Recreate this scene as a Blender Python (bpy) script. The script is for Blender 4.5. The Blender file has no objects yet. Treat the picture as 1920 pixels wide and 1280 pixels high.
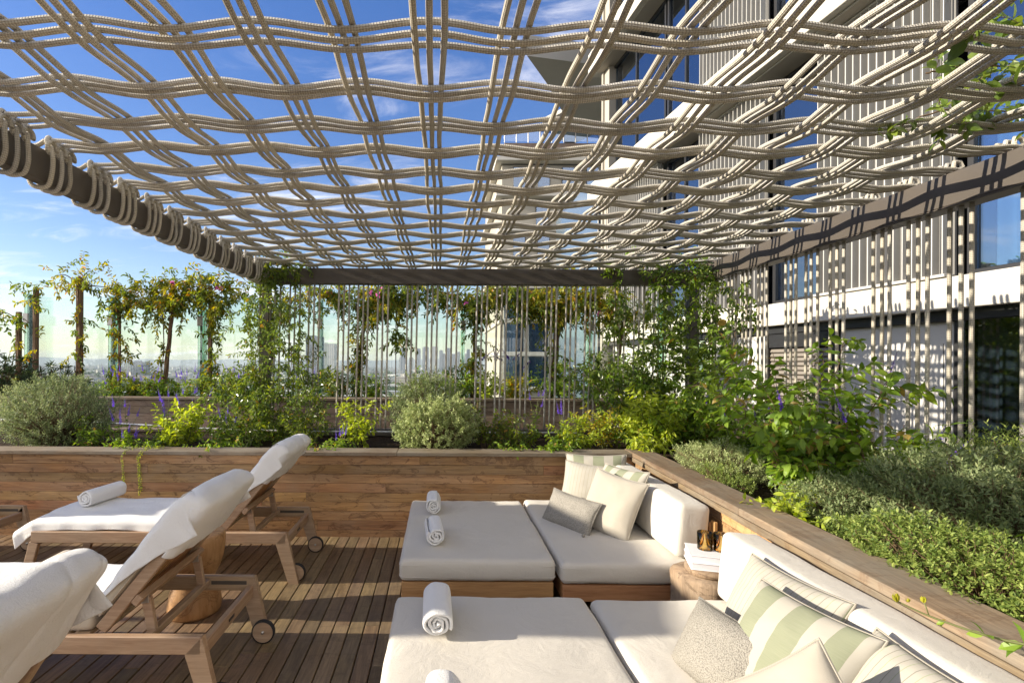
import bpy, math, random
import numpy as np
from mathutils import Vector, Matrix, noise as mn
random.seed(7); rng = np.random.default_rng(7)
COL = bpy.context.scene.collection
F, CX, CY, H = 945.0, 825.0, 680.0, 1.5
PI = math.pi
def W(px, py, Y):
    return np.array([(px-CX)*Y/F, Y, H-(py-CY)*Y/F])
def nrm(a):
    a = np.asarray(a, float)
    return a/np.maximum(np.linalg.norm(a, axis=-1, keepdims=True), 1e-9)
def nz(p, s=1.0, seed=0.0):
    return mn.noise(Vector((p[0]*s+seed, p[1]*s-seed*.7, p[2]*s+seed*1.3)))

# ---------------------------------------------------------------- mesh builder
class MB:
    def __init__(s):
        s.v = []; s.f = []; s.uv = []; s.mi = []; s.n = 0
    def add(s, v, faces, uv=None, mi=0):
        v = np.asarray(v, float).reshape(-1, 3)
        s.v.append(v)
        if isinstance(faces, np.ndarray): faces = [faces]
        i = 0
        for fa in faces:
            fa = np.asarray(fa, int)
            s.f.append(fa+s.n)
            if uv is None: s.uv.append(np.zeros((fa.size, 2)))
            else: s.uv.append(np.asarray(uv)[fa.ravel()])
            s.mi.append(np.full(len(fa), mi))
        s.n += len(v)
    def xf(s, M):
        """transform everything collected so far by a 4x4 matrix"""
        M = np.array(M)
        s.v = [v@M[:3, :3].T+M[:3, 3] for v in s.v]
        return s
    def build(s, name, mats, parent=None, smooth=True, origin=None):
        V = np.concatenate(s.v)
        if origin is not None: V = V-np.asarray(origin, float)
        me = bpy.data.meshes.new(name)
        fl = [f for f in s.f if f.size]
        nl = sum(f.size for f in fl)
        npoly = sum(len(f) for f in fl)
        me.vertices.add(len(V)); me.vertices.foreach_set('co', V.ravel())
        me.loops.add(nl); me.polygons.add(npoly)
        me.loops.foreach_set('vertex_index', np.concatenate([f.ravel() for f in fl]).astype(np.int32))
        cnt = np.concatenate([np.full(len(f), f.shape[1]) for f in fl])
        st = np.concatenate([[0], np.cumsum(cnt)[:-1]])
        me.polygons.foreach_set('loop_start', st.astype(np.int32))
        me.polygons.foreach_set('loop_total', cnt.astype(np.int32))
        me.polygons.foreach_set('material_index', np.concatenate([m for m, f in zip(s.mi, s.f) if f.size]).astype(np.int32))
        me.polygons.foreach_set('use_smooth', np.full(npoly, bool(smooth)))
        uvl = me.uv_layers.new(name='UVMap')
        uvl.data.foreach_set('uv', np.concatenate([u for u, f in zip(s.uv, s.f) if f.size]).ravel().astype(np.float32))
        for m in (mats if isinstance(mats, (list, tuple)) else [mats]): me.materials.append(m)
        me.update(calc_edges=True)
        o = bpy.data.objects.new(name, me); COL.objects.link(o)
        if parent is not None: o.parent = parent
        if origin is not None and parent is None: o.location = [float(c) for c in origin]
        return o
def tag(o, label=None, cat=None, group=None, kind=None):
    if label: o['label'] = label
    if cat: o['category'] = cat
    if group: o['group'] = group
    if kind: o['kind'] = kind
    return o
def empty(name, label, cat, loc=(0, 0, 0), rz=0, group=None):
    o = bpy.data.objects.new(name, None); COL.objects.link(o)
    o.empty_display_size = .1
    o.location = [float(c) for c in loc]; o.rotation_euler = (0, 0, rz)
    return tag(o, label, cat, group)
def copy_tree(o, parent=None):
    c = o.copy(); COL.objects.link(c); c.parent = parent
    for ch in list(o.children): copy_tree(ch, c)
    return c

def cbox_geo(half, b):
    """chamfered box, 24 verts"""
    hx, hy, hz = half; b = min(b, hx*.9, hy*.9, hz*.9)
    vs = []; idx = {}
    for sx in (-1, 1):
        for sy in (-1, 1):
            for sz in (-1, 1):
                c = (sx, sy, sz)
                for a in range(3):
                    p = [sx*(hx-b), sy*(hy-b), sz*(hz-b)]
                    p[a] = c[a]*half[a]
                    idx[(c, a)] = len(vs); vs.append(p)
    quads = []; tris = []
    def cc(a, s, u, v):
        c = [0, 0, 0]; c[a] = s; c[(a+1) % 3] = u; c[(a+2) % 3] = v
        return tuple(c)
    for a in range(3):
        for s in (-1, 1):
            q = [idx[(cc(a, s, u, v), a)] for u, v in ((-1, -1), (1, -1), (1, 1), (-1, 1))]
            quads.append(q if s > 0 else q[::-1])
    for a in range(3):                      # edges along axis a
        b1, c1 = (a+1) % 3, (a+2) % 3
        for u in (-1, 1):
            for v in (-1, 1):
                c0 = cc(a, -1, u, v); c2 = cc(a, 1, u, v)
                q = [idx[(c0, b1)], idx[(c2, b1)], idx[(c2, c1)], idx[(c0, c1)]]
                quads.append(q if u*v > 0 else q[::-1])
    for sx in (-1, 1):
        for sy in (-1, 1):
            for sz in (-1, 1):
                c = (sx, sy, sz); t = [idx[(c, 0)], idx[(c, 1)], idx[(c, 2)]]
                tris.append(t if sx*sy*sz > 0 else t[::-1])
    return np.array(vs, float), np.array(quads), np.array(tris)
def box(mb, c, size, b=.003, R=None, mi=0):
    v, q, t = cbox_geo([s/2 for s in size], b)
    if R is not None: v = v@np.array(R).T
    mb.add(v+np.asarray(c, float), [q, t], mi=mi)
def bb(mb, x0, x1, y0, y1, z0, z1, b=.003, mi=0):
    box(mb, ((x0+x1)/2, (y0+y1)/2, (z0+z1)/2), (abs(x1-x0), abs(y1-y0), abs(z1-z0)), b, mi=mi)
def bar(mb, p, q, w, h, b=.003, up=(0, 0, 1), mi=0):
    """box from p to q, width w (sideways) and height h (along up)"""
    p = np.asarray(p, float); q = np.asarray(q, float); d = q-p; L = np.linalg.norm(d); x = d/L
    y = np.cross(np.asarray(up, float), x); y = y/np.linalg.norm(y); z = np.cross(x, y)
    box(mb, (p+q)/2, (L, w, h), b, R=np.stack([x, y, z], 1), mi=mi)
def tube(mb, pts, r, sides=8, cap=True, mi=0, ref=None):
    P = np.asarray(pts, float); n = len(P)
    r = np.full(n, r) if np.isscalar(r) else np.asarray(r, float)
    T = nrm(np.gradient(P, axis=0))
    if ref is None:
        N = np.zeros((n, 3)); a = np.array([0, 0, 1.]) if abs(T[0][2]) < .8 else np.array([1., 0, 0])
        v = np.cross(T[0], a); v /= np.linalg.norm(v); N[0] = v
        for i in range(1, n):
            v = v-T[i]*np.dot(v, T[i]); v /= max(np.linalg.norm(v), 1e-9); N[i] = v
    else:
        N = nrm(np.cross(T, np.asarray(ref, float)))
    B = np.cross(T, N)
    a = np.arange(sides)*2*PI/sides
    V = P[:, None, :]+r[:, None, None]*(np.cos(a)[None, :, None]*N[:, None, :]+np.sin(a)[None, :, None]*B[:, None, :])
    # one duplicate column for a clean uv seam
    V = np.concatenate([V, V[:, :1]], 1); m = sides+1
    u = np.concatenate([[0], np.cumsum(np.linalg.norm(np.diff(P, axis=0), axis=1))])
    UV = np.stack(np.broadcast_arrays(u[:, None], (np.arange(m)/sides)[None, :]), -1).reshape(-1, 2)
    i = np.arange(n-1)[:, None]*m; j = np.arange(sides)[None, :]
    f = np.stack([i+j, i+j+1, i+m+j+1, i+m+j], -1).reshape(-1, 4)
    fs = [f]
    if cap:
        fs.append(np.array([[k for k in range(sides)][::-1]])); fs.append(np.array([[(n-1)*m+k for k in range(sides)]]))
    mb.add(V.reshape(-1, 3), fs, UV, mi)
def lathe(mb, prof, c=(0, 0, 0), sides=32, mi=0, wob=None):
    P = np.asarray(prof, float); n = len(P); a = np.arange(sides)*2*PI/sides
    R = P[:, 0][:, None]*(1+(0 if wob is None else wob(a)[None, :]))
    V = np.stack([R*np.cos(a), R*np.sin(a), np.broadcast_to(P[:, 1][:, None], (n, sides))], -1).reshape(-1, 3)+np.asarray(c, float)
    i = np.arange(n-1)[:, None]*sides; j = np.arange(sides)[None, :]; k = (j+1) % sides
    f = np.stack([i+j, i+k, i+sides+k, i+sides+j], -1).reshape(-1, 4)
    mb.add(V, f, np.stack([np.tile(np.arange(sides)/sides, n), np.repeat(np.arange(n)/n, sides)], -1), mi)
def grid(mb, V, uv=None, mi=0, flip=False):
    V = np.asarray(V, float); n, m = V.shape[:2]
    i = np.arange(n-1)[:, None]*m; j = np.arange(m-1)[None, :]
    f = np.stack([i+j, i+j+1, i+m+j+1, i+m+j], -1).reshape(-1, 4)
    if flip: f = f[:, ::-1]
    if uv is None:
        uv = np.stack(np.meshgrid(np.linspace(0, 1, n), np.linspace(0, 1, m), indexing='ij'), -1)
    mb.add(V.reshape(-1, 3), f, np.asarray(uv).reshape(-1, 2), mi)
def prism(mb, poly, z0, z1, mi=0):
    """vertical prism over a counter-clockwise polygon (list of xy)"""
    p = np.asarray(poly, float); n = len(p)
    V = np.concatenate([np.c_[p, np.full(n, z0)], np.c_[p, np.full(n, z1)]])
    s = np.array([[i, (i+1) % n, n+(i+1) % n, n+i] for i in range(n)])
    mb.add(V, [s, np.array([list(range(n))[::-1]]), np.array([[n+i for i in range(n)]])], mi=mi)

def rounded_box(mb, half, r, n=9, fn=None, mi=0, R=None, c=(0, 0, 0)):
    """cushion: box with rounded edges; fn(p array)-> displaced p"""
    h = np.array(half, float); r = min(r, *(h*.98))
    def ticks(hh, k):
        a = [-hh+r*(1-math.cos(t))*1.0 for t in np.linspace(0, PI/2, 5)]
        mid = np.linspace(-hh+r, hh-r, k)[1:-1]
        return np.concatenate([a, mid, [-x for x in a[::-1]]])
    tk = [ticks(h[a], max(3, int(n*h[a]/h.max())+2)) for a in range(3)]
    for a in range(3):
        b, c2 = (a+1) % 3, (a+2) % 3
        for s in (-1, 1):
            U, Vv = np.meshgrid(tk[b], tk[c2], indexing='ij')
            P = np.zeros(U.shape+(3,)); P[..., a] = s*h[a]; P[..., b] = U; P[..., c2] = Vv
            inner = np.clip(P, -(h-r), h-r); d = P-inner
            P = inner+r*nrm(d)
            UV = np.stack([P[..., b], P[..., c2]], -1)
            if fn is not None: P = fn(P)
            if R is not None: P = P@np.array(R).T
            grid(mb, P+np.asarray(c, float), UV, mi, flip=(s < 0))
def weld(o, d=1e-4):
    import bmesh
    bm = bmesh.new(); bm.from_mesh(o.data); bmesh.ops.remove_doubles(bm, verts=bm.verts, dist=d); bm.to_mesh(o.data); bm.free()
    return o

# ---------------------------------------------------------------- materials
class NT:
    def __init__(s, name, rough=.6, base=(.5, .5, .5), spec=.5):
        m = bpy.data.materials.new(name); m.use_nodes = True
        s.m = m; s.t = m.node_tree; s.p = s.t.nodes['Principled BSDF']; s.out = s.t.nodes['Material Output']
        s.p.inputs['Roughness'].default_value = rough
        s.p.inputs['Base Color'].default_value = (*base, 1)
        s.p.inputs['Specular IOR Level'].default_value = spec
    def n(s, typ, **kw):
        nd = s.t.nodes.new(typ)
        for k, v in kw.items():
            if k in nd.inputs: nd.inputs[k].default_value = v
            else: setattr(nd, k, v)
        return nd
    def l(s, a, b): s.t.links.new(a, b)
    def coord(s, kind='Object', scale=(1, 1, 1)):
        tc = s.n('ShaderNodeTexCoord'); mp = s.n('ShaderNodeMapping'); s.l(tc.outputs[kind], mp.inputs[0])
        mp.inputs['Scale'].default_value = scale
        return mp.outputs[0]
    def noise(s, vec, scale, detail=4, rough=.55, dist=0):
        nd = s.n('ShaderNodeTexNoise'); s.l(vec, nd.inputs['Vector'])
        nd.inputs['Scale'].default_value = scale; nd.inputs['Detail'].default_value = detail
        nd.inputs['Roughness'].default_value = rough; nd.inputs['Distortion'].default_value = dist
        return nd.outputs[0]
    def ramp(s, fac, stops, interp='LINEAR'):
        r = s.n('ShaderNodeValToRGB'); s.l(fac, r.inputs[0]); cr = r.color_ramp; cr.interpolation = interp
        while len(cr.elements) < len(stops): cr.elements.new(.5)
        for e, (p, c) in zip(cr.elements, stops):
            e.position = p; e.color = (*c, 1) if len(c) == 3 else c
        return r.outputs[0]
    def mix(s, fac, a, b, mode='MIX'):
        m = s.n('ShaderNodeMix'); m.data_type = 'RGBA'; m.blend_type = mode; m.clamp_factor = True
        for sock, val in ((m.inputs[0], fac), (m.inputs[6], a), (m.inputs[7], b)):
            if hasattr(val, 'links'): s.l(val, sock)
            else: sock.default_value = val if not isinstance(val, tuple) else (*val, 1)
        return m.outputs[2]
    def math(s, op, a, b=None, c=None):
        m = s.n('ShaderNodeMath'); m.operation = op
        for i, v in enumerate((a, b, c)):
            if v is None: continue
            if hasattr(v, 'links'): s.l(v, m.inputs[i])
            else: m.inputs[i].default_value = v
        return m.outputs[0]
    def base(s, c): s.l(c, s.p.inputs['Base Color']); return s
    def bump(s, h, strength=.3, dist=.005):
        b = s.n('ShaderNodeBump'); b.inputs['Strength'].default_value = strength; b.inputs['Distance'].default_value = dist
        s.l(h, b.inputs['Height']); s.l(b.outputs[0], s.p.inputs['Normal']); return s
    def island(s):
        return s.n('ShaderNodeNewGeometry').outputs['Random Per Island']
    def offset(s, vec, fac, amount=37.0):
        """shift coordinates by a per-island amount"""
        cmb = s.n('ShaderNodeCombineXYZ'); v = s.math('MULTIPLY', fac, amount)
        for i in range(3): s.l(v, cmb.inputs[i])
        a = s.n('ShaderNodeVectorMath'); a.operation = 'ADD'; s.l(vec, a.inputs[0]); s.l(cmb.outputs[0], a.inputs[1])
        return a.outputs[0]

def wood(name, dark, light, stretch=(1, 12, 12), grain=6.0, rough=.6, isl=.5, stain=None, stainfac=.5, bumps=.25, grey=None, spec=.35, knots=True):
    t = NT(name, rough, spec=spec)
    r = t.island(); v0 = t.coord('Object'); v = t.coord('Object', stretch)
    v = t.offset(v, r); v0o = t.offset(v0, r, 11.0)
    g1 = t.noise(v, grain, 6, .62, .8); g2 = t.noise(v, grain*5, 3, .6)
    g = t.math('ADD', t.math('MULTIPLY', g1, .7), t.math('MULTIPLY', g2, .3))
    c = t.ramp(g, [(.3, dark), (.68, light)])
    val = t.math('MULTIPLY_ADD', r, isl, 1-isl*.5)
    hs = t.n('ShaderNodeHueSaturation'); t.l(c, hs.inputs['Color']); t.l(val, hs.inputs['Value'])
    t.l(t.math('MULTIPLY_ADD', t.math('FRACT', t.math('MULTIPLY', r, 7.3)), .03, .485), hs.inputs['Hue'])
    c = hs.outputs[0]
    if grey is not None:
        gm = t.ramp(t.noise(v0o, 2.3, 5, .6, .5), [(.35, (0, 0, 0)), (.65, (1, 1, 1))])
        gm = t.math('MULTIPLY', gm, grey[1])
        c = t.mix(gm, c, t.ramp(g, [(.3, tuple(x*.6 for x in grey[0])), (.7, grey[0])]))
    if stain is not None:
        vs = t.offset(t.coord('Object', (1.2, 3.2, 3.2)), r, 5.0)
        sm = t.ramp(t.noise(vs, 2.6, 7, .66, 1.6), [(.54, (0, 0, 0)), (.585, (1, 1, 1)), (.60, (.3, .3, .3)), (.70, (0.0, .0, .0))])
        c = t.mix(t.math('MULTIPLY', sm, stainfac), c, stain)
    t.base(c); t.bump(g, bumps, .004)
    return t.m

def cloth(name, base, scale=900, bstr=.25, rough=.9, var=.06, wr=0.0, wscale=4):
    t = NT(name, rough, base, .2)
    v = t.coord('Object'); n1 = t.noise(v, 5, 4); n2 = t.noise(v, scale, 2)
    c = t.mix(n1, tuple(x*(1-var) for x in base), tuple(min(1, x*(1+var)) for x in base))
    t.base(c)
    h = n2
    if wr:
        h = t.math('ADD', t.math('MULTIPLY', n2, .12), t.math('MULTIPLY', t.noise(v, wscale, 5, .6, 1.2), wr))
    t.bump(h, bstr, .002 if not wr else .01)
    t.p.inputs['Sheen Weight'].default_value = .15
    return t.m

M = {}
# rope: braid from tube uv (u metres along, v around)
t = NT('rope_fibre', .85, spec=.2)
uv = t.n('ShaderNodeUVMap'); sp = t.n('ShaderNodeSeparateXYZ'); t.l(uv.outputs[0], sp.inputs[0])
u = t.math('MULTIPLY', sp.outputs[0], 2*PI*52); vv = t.math('MULTIPLY', sp.outputs[1], 2*PI*5)
s1 = t.math('SINE', t.math('ADD', u, vv)); s2 = t.math('SINE', t.math('SUBTRACT', u, vv))
br = t.math('MULTIPLY_ADD', t.math('MULTIPLY', s1, s2), .5, .5)
nn = t.noise(t.coord('Object'), 6, 5, .6); fib = t.noise(t.coord('Object'), 420, 2)
c = t.mix(br, (.33, .30, .25), (.70, .665, .585)); c = t.mix(t.math('MULTIPLY', nn, .4), c, (.50, .455, .375))  # braid grooves coloured darker, as shade between the strands
grime = t.ramp(t.noise(t.coord('Object', (1, 1, 1)), 23, 5, .7), [(.54, (0, 0, 0)), (.72, (1, 1, 1))])
c = t.mix(t.math('MULTIPLY', grime, .4), c, (.22, .19, .145))
oi = t.n('ShaderNodeObjectInfo'); hs = t.n('ShaderNodeHueSaturation'); t.l(c, hs.inputs['Color']); t.l(t.math('MULTIPLY_ADD', oi.outputs['Random'], .30, .84), hs.inputs['Value']); t.l(t.math('MULTIPLY_ADD', t.math('FRACT', t.math('MULTIPLY', oi.outputs['Random'], 9.1)), .5, .8), hs.inputs['Saturation'])
t.base(hs.outputs[0]); t.bump(t.math('ADD', br, t.math('MULTIPLY', fib, .3)), .9, .003); M['rope'] = t.m

def metal(name, base, rough=.45, var=.12, metallic=0.0, spec=.5):
    t = NT(name, rough, base, spec); n1 = t.noise(t.coord('Object'), 3, 6, .65)
    t.base(t.mix(n1, tuple(x*(1-var) for x in base), tuple(x*(1+var) for x in base)))
    t.bump(t.noise(t.coord('Object'), 60, 3), .05, .002); t.p.inputs['Metallic'].default_value = metallic
    return t.m
M['bronze'] = metal('bronze_paint', (.085, .071, .058), .5, .25)
M['steel'] = metal('brushed_steel', (.45, .43, .40), .35, .1, .9)
M['fin'] = metal('pale_fin_paint', (.50, .485, .45), .5, .06)
M['finback'] = metal('grey_back_panel', (.17, .165, .155), .6, .08)
M['blackmetal'] = metal('black_window_frame', (.02, .02, .022), .4)
M['rubber'] = metal('black_rubber', (.018, .018, .018), .8, .2)
M['pipe'] = metal('white_pipe', (.6, .6, .62), .4)

M['deck'] = wood('deck_hardwood', (.080, .050, .026), (.28, .19, .10), (14, 1, 14), 3.0, .5, .75, stain=(.05, .03, .017), stainfac=.35, grey=((.26, .20, .14), .4), spec=.4)
M['planter'] = wood('planter_hardwood', (.20, .095, .038), (.52, .29, .125), (.8, 16, 16), 3.2, .62, .55, stain=(.075, .03, .014), stainfac=.7, grey=((.38, .29, .205), .4), bumps=.35)
M['planter_side'] = wood('planter_hardwood_side', (.22, .105, .042), (.56, .33, .15), (14, 1, 14), 3.2, .62, .7, stain=(.09, .028, .012), stainfac=.5, grey=((.42, .335, .25), .4), bumps=.35)
M['planter_old'] = wood('weathered_planter_hardwood', (.17, .105, .068), (.44, .32, .22), (1, 14, 14), 3.2, .7, .6, stain=(.06, .03, .02), stainfac=.6, grey=((.30, .26, .22), .6), bumps=.35)
M['cap'] = wood('weathered_cap', (.11, .075, .047), (.31, .23, .15), (1, 16, 16), 3.0, .75, .5, grey=((.29, .25, .195), .85), stain=(.1, .06, .03), stainfac=.4, bumps=.4)
M['cap_side'] = wood('weathered_cap_side', (.12, .075, .045), (.34, .24, .145), (16, 1, 16), 3.0, .75, .5, grey=((.29, .25, .195), .8), stain=(.12, .06, .03), stainfac=.4, bumps=.4)
M['teak'] = wood('lounger_teak', (.30, .185, .098), (.52, .37, .225), (1, 14, 14), 3.0, .55, .25, grey=((.42, .34, .25), .5), bumps=.15)
M['teak_y'] = wood('lounger_teak_cross', (.30, .185, .098), (.52, .37, .225), (14, 1, 14), 3.0, .55, .25, grey=((.42, .34, .25), .5), bumps=.15)
M['teak_slat'] = wood('lounger_teak_slat', (.27, .13, .055), (.50, .28, .125), (2, 14, 6), 3.0, .5, .3, bumps=.15)
M['sofa_wood'] = wood('sofa_teak', (.33, .16, .065), (.58, .34, .155), (1, 14, 14), 2.6, .55, .3, bumps=.2)
M['log'] = wood('stool_wood', (.30, .15, .05), (.58, .37, .17), (5, 5, 1), 2.2, .45, .1, stain=(.12, .05, .02), stainfac=.6, bumps=.15)
M['stump'] = wood('stump_wood', (.16, .10, .055), (.42, .30, .18), (8, 8, 1), 3.5, .8, .2, stain=(.06, .035, .02), stainfac=.7, grey=((.34, .29, .22), .5), bumps=.6)
M['bark'] = wood('vine_bark', (.075, .045, .024), (.24, .155, .085), (9, 9, 1), 6, .9, .3, bumps=.8)
M['stake'] = wood('stake_wood', (.14, .085, .045), (.33, .22, .125), (12, 12, 1), 4, .85, .3, bumps=.4)

M['canvas'] = cloth('sofa_canvas', (.62, .58, .51), 700, .75, .92, .05, .8, 5.5)
M['mattress'] = cloth('lounger_canvas', (.54, .465, .36), 800, .4, .92, .05, .5, 5)
M['linen'] = cloth('plain_linen', (.40, .365, .305), 500, .5, .95, .1, .3, 9)
t = NT('towel_terry', .95, (.87, .86, .84), .1); v = t.coord('Object')
h = t.math('ADD', t.math('MULTIPLY', t.noise(v, 210, 4, .75), .9), t.math('MULTIPLY', t.noise(v, 19, 6, .62, 1.0), .9))
t.bump(h, .8, .008); t.p.inputs['Sheen Weight'].default_value = .5; M['towel'] = t.m
t = NT('boucle', .95, spec=.1); v = t.coord('Object', (1, 1, 1))
vo = t.n('ShaderNodeTexVoronoi', feature='F1'); t.l(v, vo.inputs['Vector']); vo.inputs['Scale'].default_value = 250
t.base(t.ramp(vo.outputs['Distance'], [(.1, (.46, .43, .375)), (.8, (.22, .205, .18))]))
inv = t.math('SUBTRACT', 1, vo.outputs['Distance']); t.bump(inv, .8, .005); M['boucle'] = t.m

def striped(name, stops, axis=0, base=(.50, .46, .385), rep=None):
    """stripes across the pillow from its uv, base cloth weave on top"""
    t = NT(name, .93, spec=.15); uv = t.n('ShaderNodeUVMap'); sp = t.n('ShaderNodeSeparateXYZ'); t.l(uv.outputs[0], sp.inputs[0])
    x = sp.outputs[axis]
    if rep: x = t.math('FRACT', t.math('MULTIPLY', x, rep))
    c = t.ramp(x, stops, 'CONSTANT')
    sl = t.noise(t.coord('UV', (180, 6, 1) if axis == 1 else (6, 180, 1)), 1, 3, .6)
    c = t.mix(t.math('MULTIPLY', sl, .35), c, base)
    t.base(c); t.bump(t.math('ADD', t.math('MULTIPLY', t.noise(t.coord('Object'), 600, 2), .2), t.math('MULTIPLY', t.noise(t.coord('Object'), 9, 5, .6, 1), .4)), .35, .008)
    return t.m
CR = (.40, .375, .325); GN = (.20, .225, .14); GY = (.20, .195, .16)
M['wide_stripe'] = striped('wide_green_stripe', [(0, CR), (.12, GN), (.30, CR), (.45, GN), (.63, CR), (.78, GN), (.92, CR)])
M['line_stripe'] = striped('thin_grey_lines', [(0, CR), (.44, GY), (.50, CR), (.90, (.27, .31, .19)), (.955, CR)], rep=10)
M['fine_stripe'] = striped('fine_cream_lines', [(0, CR), (.86, (.33, .30, .235))], rep=16)

def leafmat(name, cols, rough=.45, trans=.35, spec=.4, tcol=None, dry=None):
    t = NT(name, rough, spec=spec); r = t.island()
    k = len(cols); c = t.ramp(r, [(i/(max(1, k-1)), cc) for i, cc in enumerate(cols)])
    big = t.noise(t.coord('Object'), 3.0, 3)
    c = t.mix(t.math('MULTIPLY', big, .35), c, cols[0])
    if dry:
        dm = t.math('GREATER_THAN', t.math('FRACT', t.math('MULTIPLY', r, 13.7)), 1-dry[1]); c = t.mix(dm, c, dry[0])
    t.base(c)
    tr = t.n('ShaderNodeBsdfTranslucent'); hs = t.n('ShaderNodeHueSaturation'); t.l(c, hs.inputs['Color'])
    hs.inputs['Value'].default_value = 2.3; hs.inputs['Hue'].default_value = .488; hs.inputs['Saturation'].default_value = 1.1
    t.l(hs.outputs[0], tr.inputs[0])
    mx = t.n('ShaderNodeMixShader'); mx.inputs[0].default_value = trans
    t.l(t.p.outputs[0], mx.inputs[1]); t.l(tr.outputs[0], mx.inputs[2]); t.l(mx.outputs[0], t.out.inputs[0])
    return t.m
M['lf_vine'] = leafmat('vine_leaf', [(.055, .095, .015), (.13, .19, .025), (.25, .29, .03), (.09, .14, .018)], dry=((.34, .20, .035), .03))
M['lf_yel'] = leafmat('yellowing_vine_leaf', [(.17, .22, .025), (.36, .34, .03), (.46, .36, .03), (.22, .27, .03)], dry=((.42, .22, .03), .06))
M['lf_jas'] = leafmat('jasmine_leaf', [(.06, .11, .02), (.14, .21, .035), (.26, .33, .055), (.09, .155, .025)], rough=.28, spec=.7, trans=.3)
M['lf_sage'] = leafmat('broad_leaf', [(.085, .155, .018), (.17, .275, .032), (.28, .39, .045), (.12, .21, .024)], dry=((.30, .22, .05), .05))
M['lf_lime'] = leafmat('lime_leaf', [(.20, .28, .025), (.36, .44, .05), (.46, .50, .06), (.25, .33, .035)])
M['lf_rose'] = leafmat('rosemary_needle', [(.12, .165, .065), (.22, .275, .12), (.36, .40, .19)], rough=.6, trans=.2)
M['lf_rosel'] = leafmat('pale_rosemary_needle', [(.22, .28, .11), (.38, .44, .19), (.52, .56, .27)], rough=.6, trans=.2)
M['lf_rosed'] = leafmat('dark_rosemary_needle', [(.07, .11, .045), (.135, .19, .085), (.20, .27, .11)], rough=.6, trans=.2)
M['lf_thyme'] = leafmat('lime_thyme_leaf', [(.085, .14, .028), (.21, .28, .06), (.40, .46, .12)], rough=.6, trans=.25)
M['lf_dark'] = leafmat('dark_long_leaf', [(.03, .055, .022), (.07, .10, .045), (.10, .14, .06)], rough=.5, trans=.2)
M['purple'] = leafmat('purple_floret', [(.16, .07, .5), (.30, .15, .75), (.2, .09, .62)], rough=.6, trans=.3)
M['pink'] = leafmat('pink_floret', [(.60, .16, .42), (.72, .28, .55)], rough=.6, trans=.3)
M['stem'] = metal('green_stem', (.14, .15, .05), .7, .3)
M['twig'] = metal('brown_twig', (.16, .10, .055), .8, .3)
t = NT('potting_soil', .95, spec=.1); t.base(t.ramp(t.noise(t.coord('Object'), 35, 6, .7), [(.35, (.018, .012, .008)), (.7, (.07, .048, .03))])); t.bump(t.noise(t.coord('Object'), 30, 5), .9, .03); M['soil'] = t.m

def plaster(name, base, var=.06, rough=.85, sc=1.2):
    t = NT(name, rough, base, .25); n1 = t.noise(t.coord('Object'), sc, 6, .65)
    t.base(t.mix(n1, tuple(x*(1-var*1.6) for x in base), tuple(min(1, x*(1+var)) for x in base)))
    t.bump(t.noise(t.coord('Object'), 70, 4), .12, .004); return t.m
M['white'] = plaster('white_render', (.58, .55, .49))
M['panelw'] = plaster('white_panel', (.60, .585, .555), .04)
M['concrete'] = plaster('pale_concrete', (.48, .455, .41), .09)
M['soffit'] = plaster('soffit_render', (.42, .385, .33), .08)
M['tile'] = plaster('beige_wall', (.42, .385, .32), .05)
M['louvre'] = metal('grey_brown_louvre', (.21, .185, .155), .55, .08)
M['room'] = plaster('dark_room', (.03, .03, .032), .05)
t = NT('sheer_curtain', .9, (.62, .66, .68), .1); M['curtain'] = t.m
def glass(name, tint, gloss, base=(1, 1, 1), rough=.01, fres=True):
    t = NT(name); t.t.nodes.remove(t.p)
    tr = t.n('ShaderNodeBsdfTransparent'); tr.inputs[0].default_value = (*tint, 1)
    gl = t.n('ShaderNodeBsdfGlossy'); gl.inputs[0].default_value = (*base, 1); gl.inputs['Roughness'].default_value = rough
    mx = t.n('ShaderNodeMixShader')
    if fres:
        fr = t.n('ShaderNodeFresnel'); fr.inputs[0].default_value = 1.5
        t.l(t.math('MULTIPLY_ADD', fr.outputs[0], 1.0, gloss), mx.inputs[0])
    else: mx.inputs[0].default_value = gloss
    t.l(tr.outputs[0], mx.inputs[1]); t.l(gl.outputs[0], mx.inputs[2]); t.l(mx.outputs[0], t.out.inputs[0])
    return t.m
M['wglass'] = glass('window_glass', (.55, .68, .80), .22, (.75, .85, 1))
M['dglass'] = glass('dark_door_glass', (.5, .56, .6), .06)
M['bglass'] = glass('balustrade_glass', (.955, .985, .96), .012)
M['gfin'] = glass('green_glass_fin', (.74, .86, .78), .08, (.9, 1, .95))
M['amber'] = glass('amber_glass', (.985, .84, .5), .02, (1, .9, .7))
t = NT('paper', .6, (.80, .80, .82), .4); M['paper'] = t.m
t = NT('page_edges', .8, (.75, .75, .80), .1)
wv = t.n('ShaderNodeTexWave', wave_type='BANDS', bands_direction='Z'); t.l(t.coord('Object'), wv.inputs[0]); wv.inputs['Scale'].default_value = 260; wv.inputs['Distortion'].default_value = 1.5
t.base(t.ramp(wv.outputs[0], [(.2, (.55, .54, .60)), (.7, (.84, .83, .86))])); M['pages'] = t.m
# ================================================================ SETTING
def struct(o): o['kind'] = 'structure'; return o
SUN_EL = 20.0

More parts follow.
